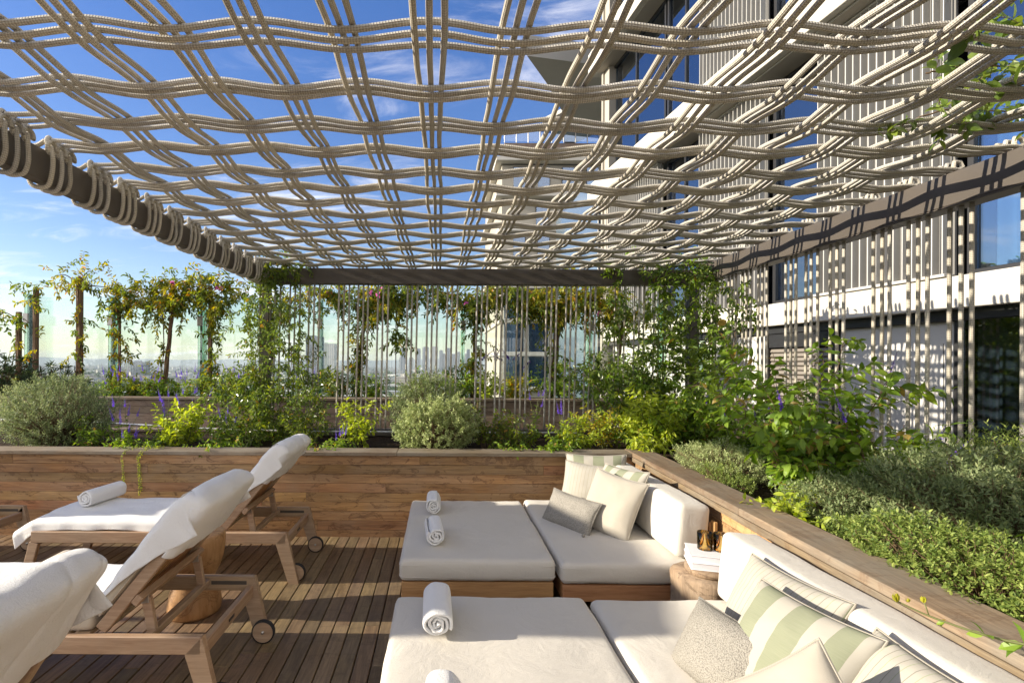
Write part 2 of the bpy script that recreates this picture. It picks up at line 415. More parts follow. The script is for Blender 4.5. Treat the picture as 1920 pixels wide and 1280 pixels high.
# ---- far ground and hills
GZ = -60.0
t = NT('city_ground', .9, spec=.1); v = t.coord('Object')
t.base(t.ramp(t.noise(v, .012, 8, .7), [(.3, (.045, .06, .03)), (.48, (.09, .10, .06)), (.58, (.20, .18, .15)), (.75, (.33, .31, .28))])); M['cityground'] = t.m
mb = MB(); mb.add([(-9000, -3000, GZ), (9000, -3000, GZ), (9000, 11000, GZ), (-9000, 11000, GZ)], np.array([[0, 1, 2, 3]]))
struct(mb.build('ground', M['cityground']))
mb = MB(); n = 160; xs = np.linspace(-9000, 9000, n); V = np.zeros((2, n, 3))
V = np.zeros((5, n, 3))
for i in range(n):
    hgt = 62+90*max(0, nz((xs[i]*.0006, 1.3, 0)))+26*nz((xs[i]*.003, 4, 0))
    for k, (yy, f) in enumerate(((9300, 0), (9700, .6), (10000, 1), (10300, .6), (10700, 0))): V[k, i] = (xs[i], yy, GZ+(hgt+35)*f-(1 if f == 0 else 0))
grid(mb, V); t = NT('hill_scrub', .95, (.08, .10, .06), .1); struct(mb.build('hills', t.m))

# ---- low city, one mass
def boxes(mb, X, Y, SX, SY, Z0, Z1, ROT, mi=0):
    n = len(X); c = np.array([(-1, -1), (1, -1), (1, 1), (-1, 1)])
    p = c[None]*np.stack([SX, SY], -1)[:, None]/2
    ca, sa = np.cos(ROT)[:, None], np.sin(ROT)[:, None]
    px = p[..., 0]*ca-p[..., 1]*sa+X[:, None]; py = p[..., 0]*sa+p[..., 1]*ca+Y[:, None]
    V = np.concatenate([np.stack([px, py, np.broadcast_to(Z0[:, None], px.shape)], -1), np.stack([px, py, np.broadcast_to(Z1[:, None], px.shape)], -1)], 1)
    f = np.array([[0, 1, 5, 4], [1, 2, 6, 5], [2, 3, 7, 6], [3, 0, 4, 7], [4, 5, 6, 7]])
    mb.add(V.reshape(-1, 3), (f[None]+np.arange(n)[:, None, None]*8).reshape(-1, 4), mi=mi)
t = NT('city_walls', .85, spec=.2); r = t.island()
c = t.ramp(r, [(0, (.62, .60, .56)), (.3, (.45, .42, .38)), (.5, (.70, .69, .66)), (.65, (.30, .24, .19)), (.8, (.38, .38, .39)), (1, (.60, .52, .43))])
sp = t.n('ShaderNodeSeparateXYZ'); t.l(t.coord('Object'), sp.inputs[0])
flr = t.math('GREATER_THAN', t.math('FRACT', t.math('MULTIPLY', sp.outputs[2], .28)), .55)
sx = t.math('GREATER_THAN', t.math('FRACT', t.math('MULTIPLY', t.math('ADD', sp.outputs[0], sp.outputs[1]), .21)), .4)
gn = t.n('ShaderNodeNewGeometry'); sn = t.n('ShaderNodeSeparateXYZ'); t.l(gn.outputs['Normal'], sn.inputs[0])
wall = t.math('LESS_THAN', t.math('ABSOLUTE', sn.outputs[2]), .5)
wm = t.math('MULTIPLY', t.math('MULTIPLY', flr, sx), wall)
t.base(t.mix(t.math('MULTIPLY', wm, .7), c, (.06, .07, .085))); M['city'] = t.m
N = 3600
iy = rng.uniform(1/5200., 1/640., N); Y = 1/iy; X = rng.uniform(-1.05, .75, N)*Y
big = rng.random(N) < .2
SX = rng.uniform(12, 34, N)*(1+1.2*big); SY = rng.uniform(12, 30, N)*(1+big)
HH = np.where(rng.random(N) < .88, rng.uniform(5, 13, N), rng.uniform(14, 30, N))
HH = np.where(Y < 1100, np.minimum(HH, 12), HH)
mb = MB(); boxes(mb, X, Y, SX, SY, np.full(N, GZ), GZ+HH, rng.choice([.12, .12+PI/4], N, p=[.8, .2]))
tag(mb.build('city_buildings', M['city'], smooth=False), 'low pale city buildings spread out below the terrace to the skyline', 'city', kind='stuff')
# tree canopy between the houses
N = 5200; Y = 1/rng.uniform(1/5000., 1/640., N); X = rng.uniform(-1.05, .75, N)*Y
mb = MB(); ico = np.array([(0, 0, 1), (.9, 0, .35), (.28, .85, .4), (-.72, .5, .3), (-.72, -.5, .42), (.28, -.85, .3), (.7, .5, -.4), (-.3, .8, -.4), (-.9, 0, -.5), (-.2, -.85, -.4), (.75, -.5, -.4), (0, 0, -1)])
ifc = np.array([(0, 1, 2), (0, 2, 3), (0, 3, 4), (0, 4, 5), (0, 5, 1), (1, 6, 2), (2, 6, 7), (2, 7, 3), (3, 7, 8), (3, 8, 4), (4, 8, 9), (4, 9, 5), (5, 9, 10), (5, 10, 1), (1, 10, 6)])
rr = rng.uniform(4, 10, N); Vt = ico[None]*rr[:, None, None]*rng.uniform(.75, 1.25, (N, 12, 1))+np.stack([X, Y, GZ+rr*.9], -1)[:, None]
mb.add(Vt.reshape(-1, 3), (ifc[None]+np.arange(N)[:, None, None]*12).reshape(-1, 3))
t = NT('city_foliage', .9, spec=.1); t.base(t.ramp(t.island(), [(0, (.025, .05, .015)), (1, (.09, .12, .04))])); 
tag(mb.build('city_tree_canopy', t.m, smooth=False), 'dark green tree canopy scattered between the distant city buildings', 'trees', kind='stuff')

# ---- skyline towers (px centre, px width, px top) at ~3 km
def tower_mat(name, wallc, glassc, fz, fx, wfrac=.5):
    t = NT(name, .5, spec=.5); sp = t.n('ShaderNodeSeparateXYZ'); t.l(t.coord('Object'), sp.inputs[0])
    a = t.math('GREATER_THAN', t.math('FRACT', t.math('MULTIPLY', sp.outputs[2], fz)), wfrac)
    b = t.math('GREATER_THAN', t.math('FRACT', t.math('MULTIPLY', t.math('ADD', sp.outputs[0], sp.outputs[1]), fx)), .35)
    t.base(t.mix(t.math('MULTIPLY', a, b), wallc, glassc)); return t.m
TM = [tower_mat('tower_pale', (.52, .49, .43), (.09, .12, .16), .25, .16), tower_mat('tower_dark', (.16, .17, .19), (.05, .07, .10), .25, .12),
      tower_mat('tower_mid', (.30, .29, .28), (.07, .09, .12), .25, .2)]
sky = [(755, 9, 653, 1, 'curved crown', 'blue-grey round-topped tower at the left of the distant skyline'),
       (754, 11, 669, 0, '', 'short pale block in front of the round-topped distant tower'),
       (771, 9, 670, 0, '', 'low beige block second from the left in the distant skyline'),
       (785, 7, 653, 1, '', 'slim dark tower left of the two tall distant slabs'),
       (798, 12, 650, 2, '', 'wide grey slab tower, the left of two tall neighbours in the skyline'),
       (815, 12, 649, 0, '', 'tall pale slab tower with a bright top in the distant skyline'),
       (827, 7, 656, 1, '', 'dark square tower right of the pale slab in the skyline'),
       (840, 8, 652, 1, '', 'dark blue tower near the middle right of the distant skyline'),
       (834, 9, 662, 2, '', 'grey stepped block left of the dark blue distant tower'),
       (850, 9, 663, 1, '', 'low dark tower right of the dark blue distant tower'),
       (861, 10, 659, 2, '', 'flat-topped grey tower with a dark crown in the distant skyline'),
       (867, 6, 665, 0, '', 'small beige tower in front of the flat-topped distant tower'),
       (878, 6, 654, 1, '', 'slender dark tower at the right end of the distant skyline'),
       (873, 4, 662, 0, '', 'tiny white tower beside the slender right-hand distant tower')]
for i, (px, w, top, mi, kind, lab) in enumerate(sky):
    Yt = 2900+60*(i % 5); c = W(px, 700, Yt); zt = H-(top-CY)*Yt/F; wd = w*Yt/F
    mb = MB(); o3 = [c[0], Yt, GZ]
    bb(mb, c[0]-wd/2, c[0]+wd/2, Yt, Yt+wd*.8, GZ, zt-4, .4)
    bb(mb, c[0]-wd*.36, c[0]+wd*.36, Yt+wd*.1, Yt+wd*.6, zt-4, zt, .4)
    if kind: lathe(mb, [(wd*.48, zt-4.2), (wd*.45, zt+1), (wd*.3, zt+4), (.01, zt+5)], (c[0], Yt+wd*.4, 0), 16)
    o = mb.build('skyscraper', TM[mi], smooth=False, origin=o3)
    tag(o, lab, 'skyscraper', 'towers of the distant skyline')
for px, w, top, d, lab in ((258, 26, 681, 1500, 'grey slab building low behind the glass, left of the tall vine stump'), (238, 12, 684, 1800, 'small pale block behind the glass beside the grey slab building'),
                           (588, 30, 632, 1300, 'grey-blue high-rise seen through the jasmine by the left post'), (607, 40, 645, 1700, 'wide pale high-rise right of the grey-blue one behind the ropes'),
                           (868, 30, 712, 1500, 'long white low roof below the skyline')):
    c = W(px, 700, d); zt = H-(top-CY)*d/F; wd = w*d/F; mb = MB()
    bb(mb, c[0]-wd/2, c[0]+wd/2, d, d+wd*.7, GZ, zt, .3); bb(mb, c[0]-wd*.3, c[0]+wd*.1, d+wd*.1, d+wd*.4, zt, zt+3, .2)
    o = mb.build('office_building', TM[1 if 'grey' in lab.split()[0] else 0], smooth=False, origin=[c[0], d, GZ]); tag(o, lab, 'building')
# palm beside the skyline
pr = empty('palm_tree', 'single palm with a round head right of the distant skyline', 'palm', W(882, 0, 420)*np.array([1, 1, 0])+np.array([0, 0, GZ]))
px0 = W(882, 684, 420); mb = MB(); tube(mb, [(0, 0, 0), (.3, 0, 30), (0, 0, px0[2]-GZ-1)], .35, 6); mb.build('trunk', M['stake'], pr)
mb = MB()
for k in range(90):
    a = rng.uniform(0, 2*PI); e = rng.uniform(-.5, 1.4); L = 5.2
    d = np.array([math.cos(a)*math.cos(e), math.sin(a)*math.cos(e), math.sin(e)]); p0 = np.array([0, 0, px0[2]-GZ-1])
    pts = [p0, p0+d*L*.5+[0, 0, .3], p0+d*L*.9-[0, 0, .8], p0+d*L-[0, 0, 2.2]]; sd = nrm(np.cross(d, [0, 0, 1]))
    V = np.stack([np.array(pts)-sd*np.array([.2, .7, .5, .1])[:, None], np.array(pts)+sd*np.array([.2, .7, .5, .1])[:, None]], 1); grid(mb, V)
mb.build('crown', M['lf_dark'], pr)

# ---- deck
DX0, DX1, DY0, DY1 = -7.6, 2.6, -2.2, 4.36
mb = MB(); bw = .0865; x = DX0
while x < DX1:
    y = DY0-rng.uniform(0, 2.0)
    while y < DY1:
        L = rng.uniform(1.6, 3.2); y1 = min(y+L, DY1)
        if y1 > DY0: bb(mb, x+.0025, x+bw-.0035, max(y, DY0)+.0012, y1-.0012, -.022, rng.uniform(-.0012, .0012), .0028)
        y += L
    x += bw
struct(mb.build('deck', M['deck'], smooth=False))
mb = MB(); bb(mb, -9, 12, -5, 12, -.6, -.05, .01); t = NT('deck_underside', .9, (.03, .026, .022), .2); struct(mb.build('terrace_slab', t.m, smooth=False))
# paved walk beside the hotel, seen between plants
mb = MB(); bb(mb, 2.98, 12, -4.9, 11.9, -.047, -.02, .004); struct(mb.build('pavement', M['concrete'], smooth=False))

# ---- planters
def boards_x(mb, x0, x1, y, z0, z1, rows, th=.022):
    h = (z1-z0)/rows
    for k in range(rows):
        x = x0-rng.uniform(0, 1.6)
        while x < x1:
            L = rng.uniform(2.4, 4.6); a, b = max(x, x0), min(x+L, x1)
            if b-a > .01: bb(mb, a+.0008, b-.0008, y, y+th+rng.uniform(0, .0012), z0+k*h+.0012, z0+(k+1)*h-.0012, .0016)
            x += L
PZ = .70     # top of boards; cap above
P1 = empty('timber_planter', 'long timber planter of stacked planks across the back of the deck', 'planter', (-2.6, 4.33, 0))
o3 = (-2.6, 4.33, 0)
mb = MB(); boards_x(mb, -7.5, 1.72, 4.335, -.02, PZ, 9); mb.build('plank_wall', M['planter'], P1, False, o3)
mb = MB(); x = -7.5
while x < 1.7:
    L = rng.uniform(1.9, 2.6); b = min(x+L, 1.72); bb(mb, x+.001, b-.001, 4.305, 4.52, PZ+.001, PZ+.034, .004); x += L
mb.build('cap_board', M['cap'], P1, False, o3)
mb = MB(); bb(mb, -7.5, 3.0, 4.36, 5.82, -.04, .64, .01)
# lumpy soil
gx, gy = np.meshgrid(np.linspace(-7.5, 3.0, 120), np.linspace(4.5, 5.82, 18), indexing='ij')
gz = np.array([[.655+.02*nz((a, b, 0), 3) + .015*nz((a, b, 5), 12) for a, b in zip(r1, r2)] for r1, r2 in zip(gx, gy)])
grid(mb, np.stack([gx, gy, gz], -1)); mb.build('soil', M['soil'], P1, True, o3)
mb = MB(); boards_x(mb, -7.5, 3.1, 5.83, 0, .69, 8); mb.build('back_wall', M['planter_old'], P1, False, o3)
mb = MB(); bb(mb, -7.5, 3.1, 5.80, 5.93, .692, .722, .004); mb.build('back_cap', M['cap'], P1, False, o3)
mb = MB(); tube(mb, [(-7.4, 5.55, .86), (-4.2, 5.55, .845), (-2.4, 5.52, .76), (-1.4, 5.5, .745), (1.5, 5.5, .745)], .011, 8)
tag(mb.build('irrigation_pipe', M['pipe'], origin=(-2.4, 5.5, .7)), 'thin white pipe running low behind the purple salvias', 'pipe')

# side planter (slightly turned): local frame, origin at far corner
SA = math.radians(2.4)
P2 = empty('timber_planter', 'timber planter along the right side behind the sofas, holding thyme and salvia', 'planter', (1.650, 4.36, 0), SA*-1)
mb = MB(); h = PZ/9
for k in range(9):
    y = -6.4-rng.uniform(0, 1.6)
    while y < -.03:
        L = rng.uniform(1.2, 2.8); a, b = max(y, -6.4), min(y+L, -.03)
        if b-a > .01: bb(mb, .03, .054+rng.uniform(0, .001), a+.0008, b-.0008, k*h-.02+.0012, (k+1)*h-.02-.0012, .0016)
        y += L
mb.build('plank_wall', M['planter_side'], P2, False)
mb = MB(); y = -6.4
while y < .15:
    L = 2.35; b = min(y+L, .155); bb(mb, 0, .205, y+.001, b-.001, PZ+.004, PZ+.042, .004); y += L
bb(mb, -.001, .024, -6.4, -.02, PZ-.036, PZ+.002, .003)
mb.build('cap_board', M['cap_side'], P2, False)
mb = MB(); bb(mb, .06, 1.30, -6.4, -.02, -.04, .63, .01)
gx, gy = np.meshgrid(np.linspace(.19, 1.30, 18), np.linspace(-6.4, .1, 90), indexing='ij')
gz = np.array([[.66+.02*nz((a, b, 0), 3)+.015*nz((a, b, 5), 12) for a, b in zip(r1, r2)] for r1, r2 in zip(gx, gy)])
grid(mb, np.stack([gx, gy, gz], -1)); mb.build('soil', M['soil'], P2, True)
mb = MB(); bb(mb, 1.31, 1.36, -6.4, -.1, -.03, .72, .004); mb.build('outer_wall', M['planter_old'], P2, False)

# second planter beyond
P3 = empty('timber_planter', 'weathered timber planter standing before the glass balustrade, beyond the near planter', 'planter', (-1, 6.9, 0)); o3 = (-1, 6.9, 0)
mb = MB(); boards_x(mb, -9.5, 4.2, 6.9, -.02, .975, 11); mb.build('plank_wall', M['planter_old'], P3, False, o3)
mb = MB(); bb(mb, -9.5, -3, 6.87, 7.07, .977, 1.012, .004); bb(mb, -2.996, 4.2, 6.87, 7.07, .977, 1.012, .004); mb.build('cap_board', M['cap'], P3, False, o3)
mb = MB(); bb(mb, -9.5, 4.2, 6.93, 8.3, -.04, .94, .01); mb.build('soil', M['soil'], P3, False, o3)

# glass balustrade
gb = empty('glass_balustrade', 'tall clear glass balustrade with greenish glass fins beyond the planters', 'balustrade', (-3, 8.35, .0)); o3 = (-3, 8.35, 0)
for x0, x1, zt in ((-9.6, -7.35, 2.78), (-7.33, -6.05, 2.78), (-6.03, -4.0, 2.55), (-3.98, -1.95, 2.55), (-1.93, .35, 2.55), (.37, 2.4, 2.55), (2.42, 4.3, 2.55)):
    mb = MB(); bb(mb, x0, x1, 8.35, 8.362, .9, zt, .002); mb.build('glass_pane', M['bglass'], gb, False, o3)
for fx, zt in ((-6.65, 2.58), (-5.30, 2.55), (-3.86, 2.55), (-1.94, 2.52), (.36, 2.5), (2.41, 2.5), (3.6, 2.5)):
    mb = MB(); bb(mb, fx-.035, fx+.035, 8.10, 8.118, .9, zt, .002); bb(mb, fx-.008, fx+.008, 8.12, 8.346, .9, zt, .002); mb.build('glass_fin', M['gfin'], gb, False, o3)
    mb = MB(); bb(mb, fx-.03, fx+.05, 8.06, 8.098, zt-.48, zt-.32, .004)
    lathe(mb, [(.0, 8.05), (.014, 8.05), (.014, 8.06)], (0, 0, 0), 10) if False else None
    mb.build('steel_clamp', M['steel'], gb, False, o3)

# ---- pergola
XL, XR, YB = -1.97, 2.83, 5.72; ZB0, ZB1 = 2.39, 2.57; ZR = 2.595; RR = .0111
pg = empty('rope_pergola', 'bronze steel pergola roofed with woven rope and screened with hanging ropes', 'pergola', (0, YB, 0)); o3 = (0, YB, 0)
mb = MB(); bb(mb, XL-.07, XL, -1.1, YB+.12, ZB0, ZB1-.022, .003)
mb.build('side_beam', M['bronze'], pg, False, o3)
mb = MB(); bb(mb, XR, XR+.12, -1.1, YB+.12, ZB0, ZB1, .004); bb(mb, XR-.004, XR+.11, -1.1, YB-.01, ZB0-.012, ZB0-.002, .002)
mb.build('side_beam', M['bronze'], pg, False, o3)
mb = MB(); bb(mb, XL+.002, XR-.002, YB, YB+.12, ZB0+.001, ZB1-.001, .004); mb.build('back_beam', M['bronze'], pg, False, o3)
mb = MB(); bb(mb, XL+.002, XR-.002, -1.1, -.98, ZB0+.001, ZB1-.001, .004); mb.build('front_beam', M['bronze'], pg, False, o3)
for x, y in ((XL-.09, YB+.005), (XR+.005, YB+.005), (XL-.11, -1.09), (XR+.005, -1.09)):
    mb = MB(); bb(mb, x, x+.11, y, y+.11, -.03, ZB0-.001, .004); mb.build('post', M['bronze'], pg, False, o3)
mb = MB(); bb(mb, XL+.01, XR-.006, YB+.01, YB+.07, .665, .745, .004); mb.build('bottom_rail', M['bronze'], pg, False, o3)
mb = MB(); bb(mb, XR+.02, XR+.08, -1.0, YB-.006, .665, .745, .004); mb.build('bottom_rail', M['bronze'], pg, False, o3)
colX = [-.042+.283*k for k in range(-6, 10)]
rowY = [.27, .55, .83, 1.12, 1.40, 1.67, 2.0, 2.3, 2.57, 2.87, 3.13, 3.41, 3.69, 3.97, 4.25, 4.54, 4.82, 5.1, 5.38, 5.60]
rowJ = np.arange(len(rowY))-5 + 1           # row 1.67 -> 1
AMP = .0128
def kidx(x): return (x+.042)/.283
def jidx(y): return np.interp(y, rowY, rowJ, left=None) if np.isscalar(y) else np.interp(y, rowY, rowJ)
SEP = .048
nr = 0
for ji, (y0, j) in enumerate(zip(rowY, rowJ)):
    for s in (-1, 0, 1):
        xs = np.arange(XL+.035, XR+.05, .0283)
        # small drift, the three ropes pinch together here and there
        ph = rng.uniform(0, 50)
        lat = np.array([.009*nz((x*1.1, ph, 0))+.004*nz((x*3.7, ph, 2)) for x in xs]); pinch = np.array([.90+.18*nz((x*.9, y0*3, 7)) for x in xs])
        sep = SEP*(1.22 if y0 < 1.8 else 1.0)
        yy = y0+s*sep*pinch+lat
        # near the left beam the three spread to their own knots
        w = np.clip((xs-XL)/.35, 0, 1); w = w*w*(3-2*w); yy = y0+s*.062*(1-w)+(yy-y0)*w
        am = AMP*rng.uniform(.8, 1.2); zz = ZR+am*math.cos(PI*j)*-1*np.cos(PI*kidx(xs))*1.0
        endf = np.clip((xs-XL-.02)/.2, 0, 1); zz = ZR*(1-endf)+zz*endf
        endf = np.clip((XR-xs)/.15, 0, 1); zz = (ZR+.005)*(1-endf)+zz*endf
        zz = zz-.018*np.sin(np.clip((xs-XL)/(XR-XL), 0, 1)*PI)*(1 if s else 1.1)
        P = list(np.stack([xs, yy, zz], -1))
        # right end: small eye standing above the beam
        ye = yy[-1]; xe = XR+.075
        P += [np.array([xe, ye+.004, ZR+.004]), np.array([xe+.03, ye+.008, ZR+.02]), np.array([xe+.02, ye+.012, ZR+.05]), np.array([xe-.012, ye+.012, ZR+.052]), np.array([xe-.02, ye+.01, ZR+.02]), np.array([xe+.0, ye+.006, ZR-.005])]
        mb = MB(); tube(mb, P, RR, 8)
        # left end: knot over the beam's inner top edge, then a loop hanging round the beam
        yk = y0+s*.062; tw = rng.uniform(-.006, .006)
        K = []
        for a in np.linspace(0, 2*PI*1.15, 15):    # hitch around the standing rope
            K.append((XL+.012+.010*math.sin(a*.5), yk+.023*math.sin(a)+.002*a, ZR-.012+.030*math.cos(a)))
        tube(mb, K, RR, 8)
        K = []
        for a in np.linspace(-.6, 2*PI*.8, 13):
            K.append((XL+.034-.003*a, yk+.006+.024*math.cos(a), ZR-.034+.027*math.sin(a)))
        tube(mb, K, RR*.98, 8)
        sag = rng.uniform(.0, .014)
        lp = [(XL+.030, yk, ZR-.03), (XL+.036+tw, yk, ZB1-.06), (XL+.034+tw, yk+.004, ZB0+.10), (XL+.030, yk+.006, ZB0+.045), (XL+.012, yk+.008, ZB0-.002-sag), (XL-.018, yk+.008, ZB0-.015-sag), (XL-.055, yk+.006, ZB0-.015-sag*.6),
              (XL-.080, yk+.004, ZB0+.004), (XL-.087, yk+.002, ZB0+.09), (XL-.085, yk, ZB1-.035), (XL-.068, yk, ZB1-.004), (XL-.035, yk, ZB1+.002), (XL+.0, yk, ZR)]
        lp = np.array(lp); tt = np.linspace(0, len(lp)-1, 40); i0 = np.minimum(tt.astype(int), len(lp)-2); fr = (tt-i0)[:, None]
        pm = lp[np.maximum(i0-1, 0)]; p0 = lp[i0]; p1 = lp[i0+1]; p2 = lp[np.minimum(i0+2, len(lp)-1)]
        cr = .5*((2*p0)+(-pm+p1)*fr+(2*pm-5*p0+4*p1-p2)*fr**2+(-pm+3*p0-3*p1+p2)*fr**3)
        tube(mb, cr, RR, 8)
        mb.build('cross_rope', M['rope'], pg, True, o3)
for k, x0 in zip(range(-6, 10), colX):
    for s in (-1, 0, 1):
        ys = np.arange(-.97, YB+.11, .0283); ph = rng.uniform(0, 50)
        lat = np.array([.010*nz((y*1.1, ph, 3))+.004*nz((y*3.7, ph, 6)) for y in ys]); pinch = np.array([.84+.18*nz((y*.9, x0*3, 9)) for y in ys])
        xx = x0+s*SEP*pinch+lat
        sgn = -1*math.cos(PI*k)*-1
        jj = jidx(ys); zz = ZR-AMP*-1*math.cos(PI*k)*np.cos(PI*jj)
        zz = zz-.018*np.sin((x0-XL)/(XR-XL)*PI)
        endf = np.clip((YB-ys)/.2, 0, 1); zz = (ZR-.002)*(1-endf)+zz*endf
        ends = [np.array([xx[-1], YB+.135, ZR-.02]), np.array([xx[-1], YB+.137, ZB1-.09])]
        mb = MB(); tube(mb, list(np.stack([xx, ys, zz], -1))+ends, RR, 8)
        mb.build('long_rope', M['rope'], pg, True, o3)
# vertical curtain ropes
def vrope(x, y, lean=(0, 0)):
    zs = np.linspace(.73, ZB0+.01, 10); ph = rng.uniform(0, 50)
    f = (zs-.73)/(ZB0-.73)
    xx = x+lean[0]*(f-1)+.003*np.array([nz((z*2, ph, 0)) for z in zs]); yy = y+lean[1]*(f-1)
    mb = MB(); tube(mb, np.stack([xx, yy, zs], -1), .0108, 8, ref=(0, 1, 0)); mb.build('curtain_rope', M['rope'], pg, True, o3)
for px in (516, 553, 589, 645, 681, 718, 773, 811, 848, 904, 941, 979, 1034, 1071, 1107, 1162, 1199, 1236):
    x = (px-CX)*(YB+.04)/F
    for s in (-1, 0, 1): vrope(x+s*.057+rng.normal(0, .002), YB+.04, (.028, 0))
for y in (1.07, 1.31, 1.56, 1.94, 2.18, 2.43, 2.79, 3.04, 3.29, 3.66, 3.91, 4.14, 4.505, 4.74, 4.97, 5.33):
    for s in (-1, 0, 1): vrope(XR+.05, y+s*.061+rng.normal(0, .002))

# ---- hotel facade: local frame, x into the building, y along it
hb = empty('hotel_building', 'white hotel facade with slab edges, pale fin screens, curtained windows and sliding panels', 'building', (4.925, 0, 0), math.atan(.1))
ZL = [2.0, 5.22, 8.25, 11.3]; ZT = [2.28, 5.66, 8.75, 11.8]
YE = 11.72    # far end of the wing
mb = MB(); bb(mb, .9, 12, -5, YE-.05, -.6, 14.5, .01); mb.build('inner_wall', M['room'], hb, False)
for zb, zt in zip(ZL, ZT):
    mb = MB(); first = zb < 3; x0 = 0 if first else -.28
    bb(mb, x0, 1.2, -5, YE+(.0 if first else .25), zb, zt, .006); mb.build('floor_slab', M['white'], hb, False)
    if not first:
        mb = MB(); bb(mb, x0+.10, 1.0, -4.9, YE, zb-.03, zb-.004, .004); mb.build('slab_soffit', M['soffit'], hb, False)
# ground floor
yy = lambda Y: Y*1.005
mb = MB(); bb(mb, .10, .16, -5, YE-.1, 1.90, 1.996, .004); bb(mb, .105, .9, -5, YE-.1, -.5, -.04, .004); mb.build('shade_strip_and_base', M['blackmetal'], hb, False)  # black strip stands in for the shade gap under the slab; base below
g0, g1 = 2.2, yy(4.50)
fr = MB()
for y in (g0-2.4, g0, g1-.045, (g0+g1)/2-.2): bb(fr, .13, .20, y, y+.05, -.04, 1.897, .004)
bb(fr, .13, .20, g0-2.4, g1, -.04, .02, .003)
dr = fr.build('glass_door', M['blackmetal'], hb, False)
mb = MB(); bb(mb, .155, .165, g0-2.35, g1-.05, .02, 1.897, .001); mb.build('pane', M['dglass'], dr, False)
mb = MB(); ys = np.linspace(g0-2.2, g1-.1, 260)
cv = lambda x0, z0, z1: np.stack([np.stack([x0+.035*np.sin(ys*38+.8*np.sin(ys*5)), ys, np.full_like(ys, z)], -1) for z in (z0, z1)], 0)
grid(mb, cv(.27, 0, 1.95)); t = NT('dark_curtain', .9, (.30, .31, .33), .1); mb.build('curtain', t.m, dr, True)
def panel(name, y0, y1, mat, x0=.15, z0=-.04, z1=1.897):
    mb = MB(); bb(mb, x0, x0+.05, y0, y1, z0, z1, .004); return mb.build(name, mat, hb, False)
p = panel('sliding_panel', yy(4.52), yy(5.66), M['panelw'])
mb = MB(); bb(mb, .146, .149, yy(4.60), yy(4.605), .2, 1.7, .001); mb.build('joint', M['blackmetal'], p, False)
panel('panel_frame', yy(5.665), yy(5.74), M['blackmetal'], .11); panel('panel_frame', yy(6.70), yy(6.76), M['blackmetal'], .11)
panel('panel_frame', yy(5.742), yy(6.698), M['blackmetal'], .12, 1.72)
mb = MB(); z = -.03
while z < 1.70:
    bar(mb, (.16, yy(5.745), z+.025), (.16, yy(6.695), z+.025), .035, .045, .004, up=(.5, 0, 1)); z += .056
mb.build('louvre_panel', M['louvre'], hb, False)
panel('sliding_panel', yy(6.765), yy(7.62), M['panelw']); panel('sliding_panel', yy(7.66), YE-.2, M['panelw'], .16)
# upper floors
def window(y0, y1, z0, z1, cur=(.35, 1.0)):
    fr = MB(); xw = .12
    for y in (y0, y1-.05): bb(fr, xw, xw+.09, y, y+.05, z0, z1, .004)
    bb(fr, xw+.002, xw+.088, y0+.05, y1-.05, z0, z0+.05, .004); bb(fr, xw+.002, xw+.088, y0+.05, y1-.05, z1-.05, z1, .004)
    if y1-y0 > 1.0: bb(fr, xw+.01, xw+.08, (y0+y1)/2-.02, (y0+y1)/2+.02, z0+.051, z1-.051, .003)
    w = fr.build('window', M['blackmetal'], hb, False)
    mb = MB(); bb(mb, xw+.04, xw+.05, y0+.05, y1-.05, z0+.05, z1-.05, .001); mb.build('pane', M['wglass'], w, False)
    for a, b in ([(0, .42)] if cur[0] < .3 else [(.02, .30), (.62, .98)]):
        ys = np.linspace(y0+(y1-y0)*a, y0+(y1-y0)*b, 90); mb = MB()
        grid(mb, np.stack([np.stack([xw+.22+.03*np.sin(ys*42+1.2*np.sin(ys*7)), ys, np.full_like(ys, zz)], -1) for zz in (z0, z1)], 0)); mb.build('curtain', M['curtain'], w, True)
def fins(y0, y1, z0, z1):
    mb = MB(); y = y0+.02
    while y < y1-.01:
        bb(mb, -.02, .055, y, y+.010, z0+.03, z1-.02, .001); y += .088
    bb(mb, -.03, .06, y0, y1, z0, z0+.028, .003); bb(mb, -.03, .06, y0, y1, z1-.02, z1, .003)
    s = mb.build('fin_screen', M['fin'], hb, False)
    mb = MB(); bb(mb, .075, .10, y0, y1, z0+.01, z1, .002); mb.build('back_panel', M['finback'], s, False)
lev = [(ZT[0]+.004, ZL[1]-.035), (ZT[1]+.004, ZL[2]-.035), (ZT[2]+.004, ZL[3]-.035)]
for li, (z0, z1) in enumerate(lev):
    segs = [(-4.5, -2.5, 'f'), (-2.45, -.5, 'w'), (-.45, 1.0, 'f'), (1.05, 2.4, 'f'), (2.45, yy(4.40), 'w'), (yy(4.457), yy(5.85), 'f'), (yy(5.89), yy(6.64), 'w'), (yy(6.68), yy(8.05), 'f'), (yy(8.1), yy(9.2), 'w'), (yy(9.25), 11.6, 'f' if li == 0 else 'w')]
    for k, (a, b, kd) in enumerate(segs):
        if kd == 'f': fins(a, b, z0, z1)
        else: window(a, b, z0, z1, (.1, 0) if k % 4 == 1 else (.4, 1))
mb = MB(); bb(mb, -.05, .9, YE-.05, YE+.02, -.4, 14.5, .01); bb(mb, .0, .3, YE-.28, YE-.051, 2.285, 11.2, .004); mb.build('end_wall', M['soffit'], hb, False)

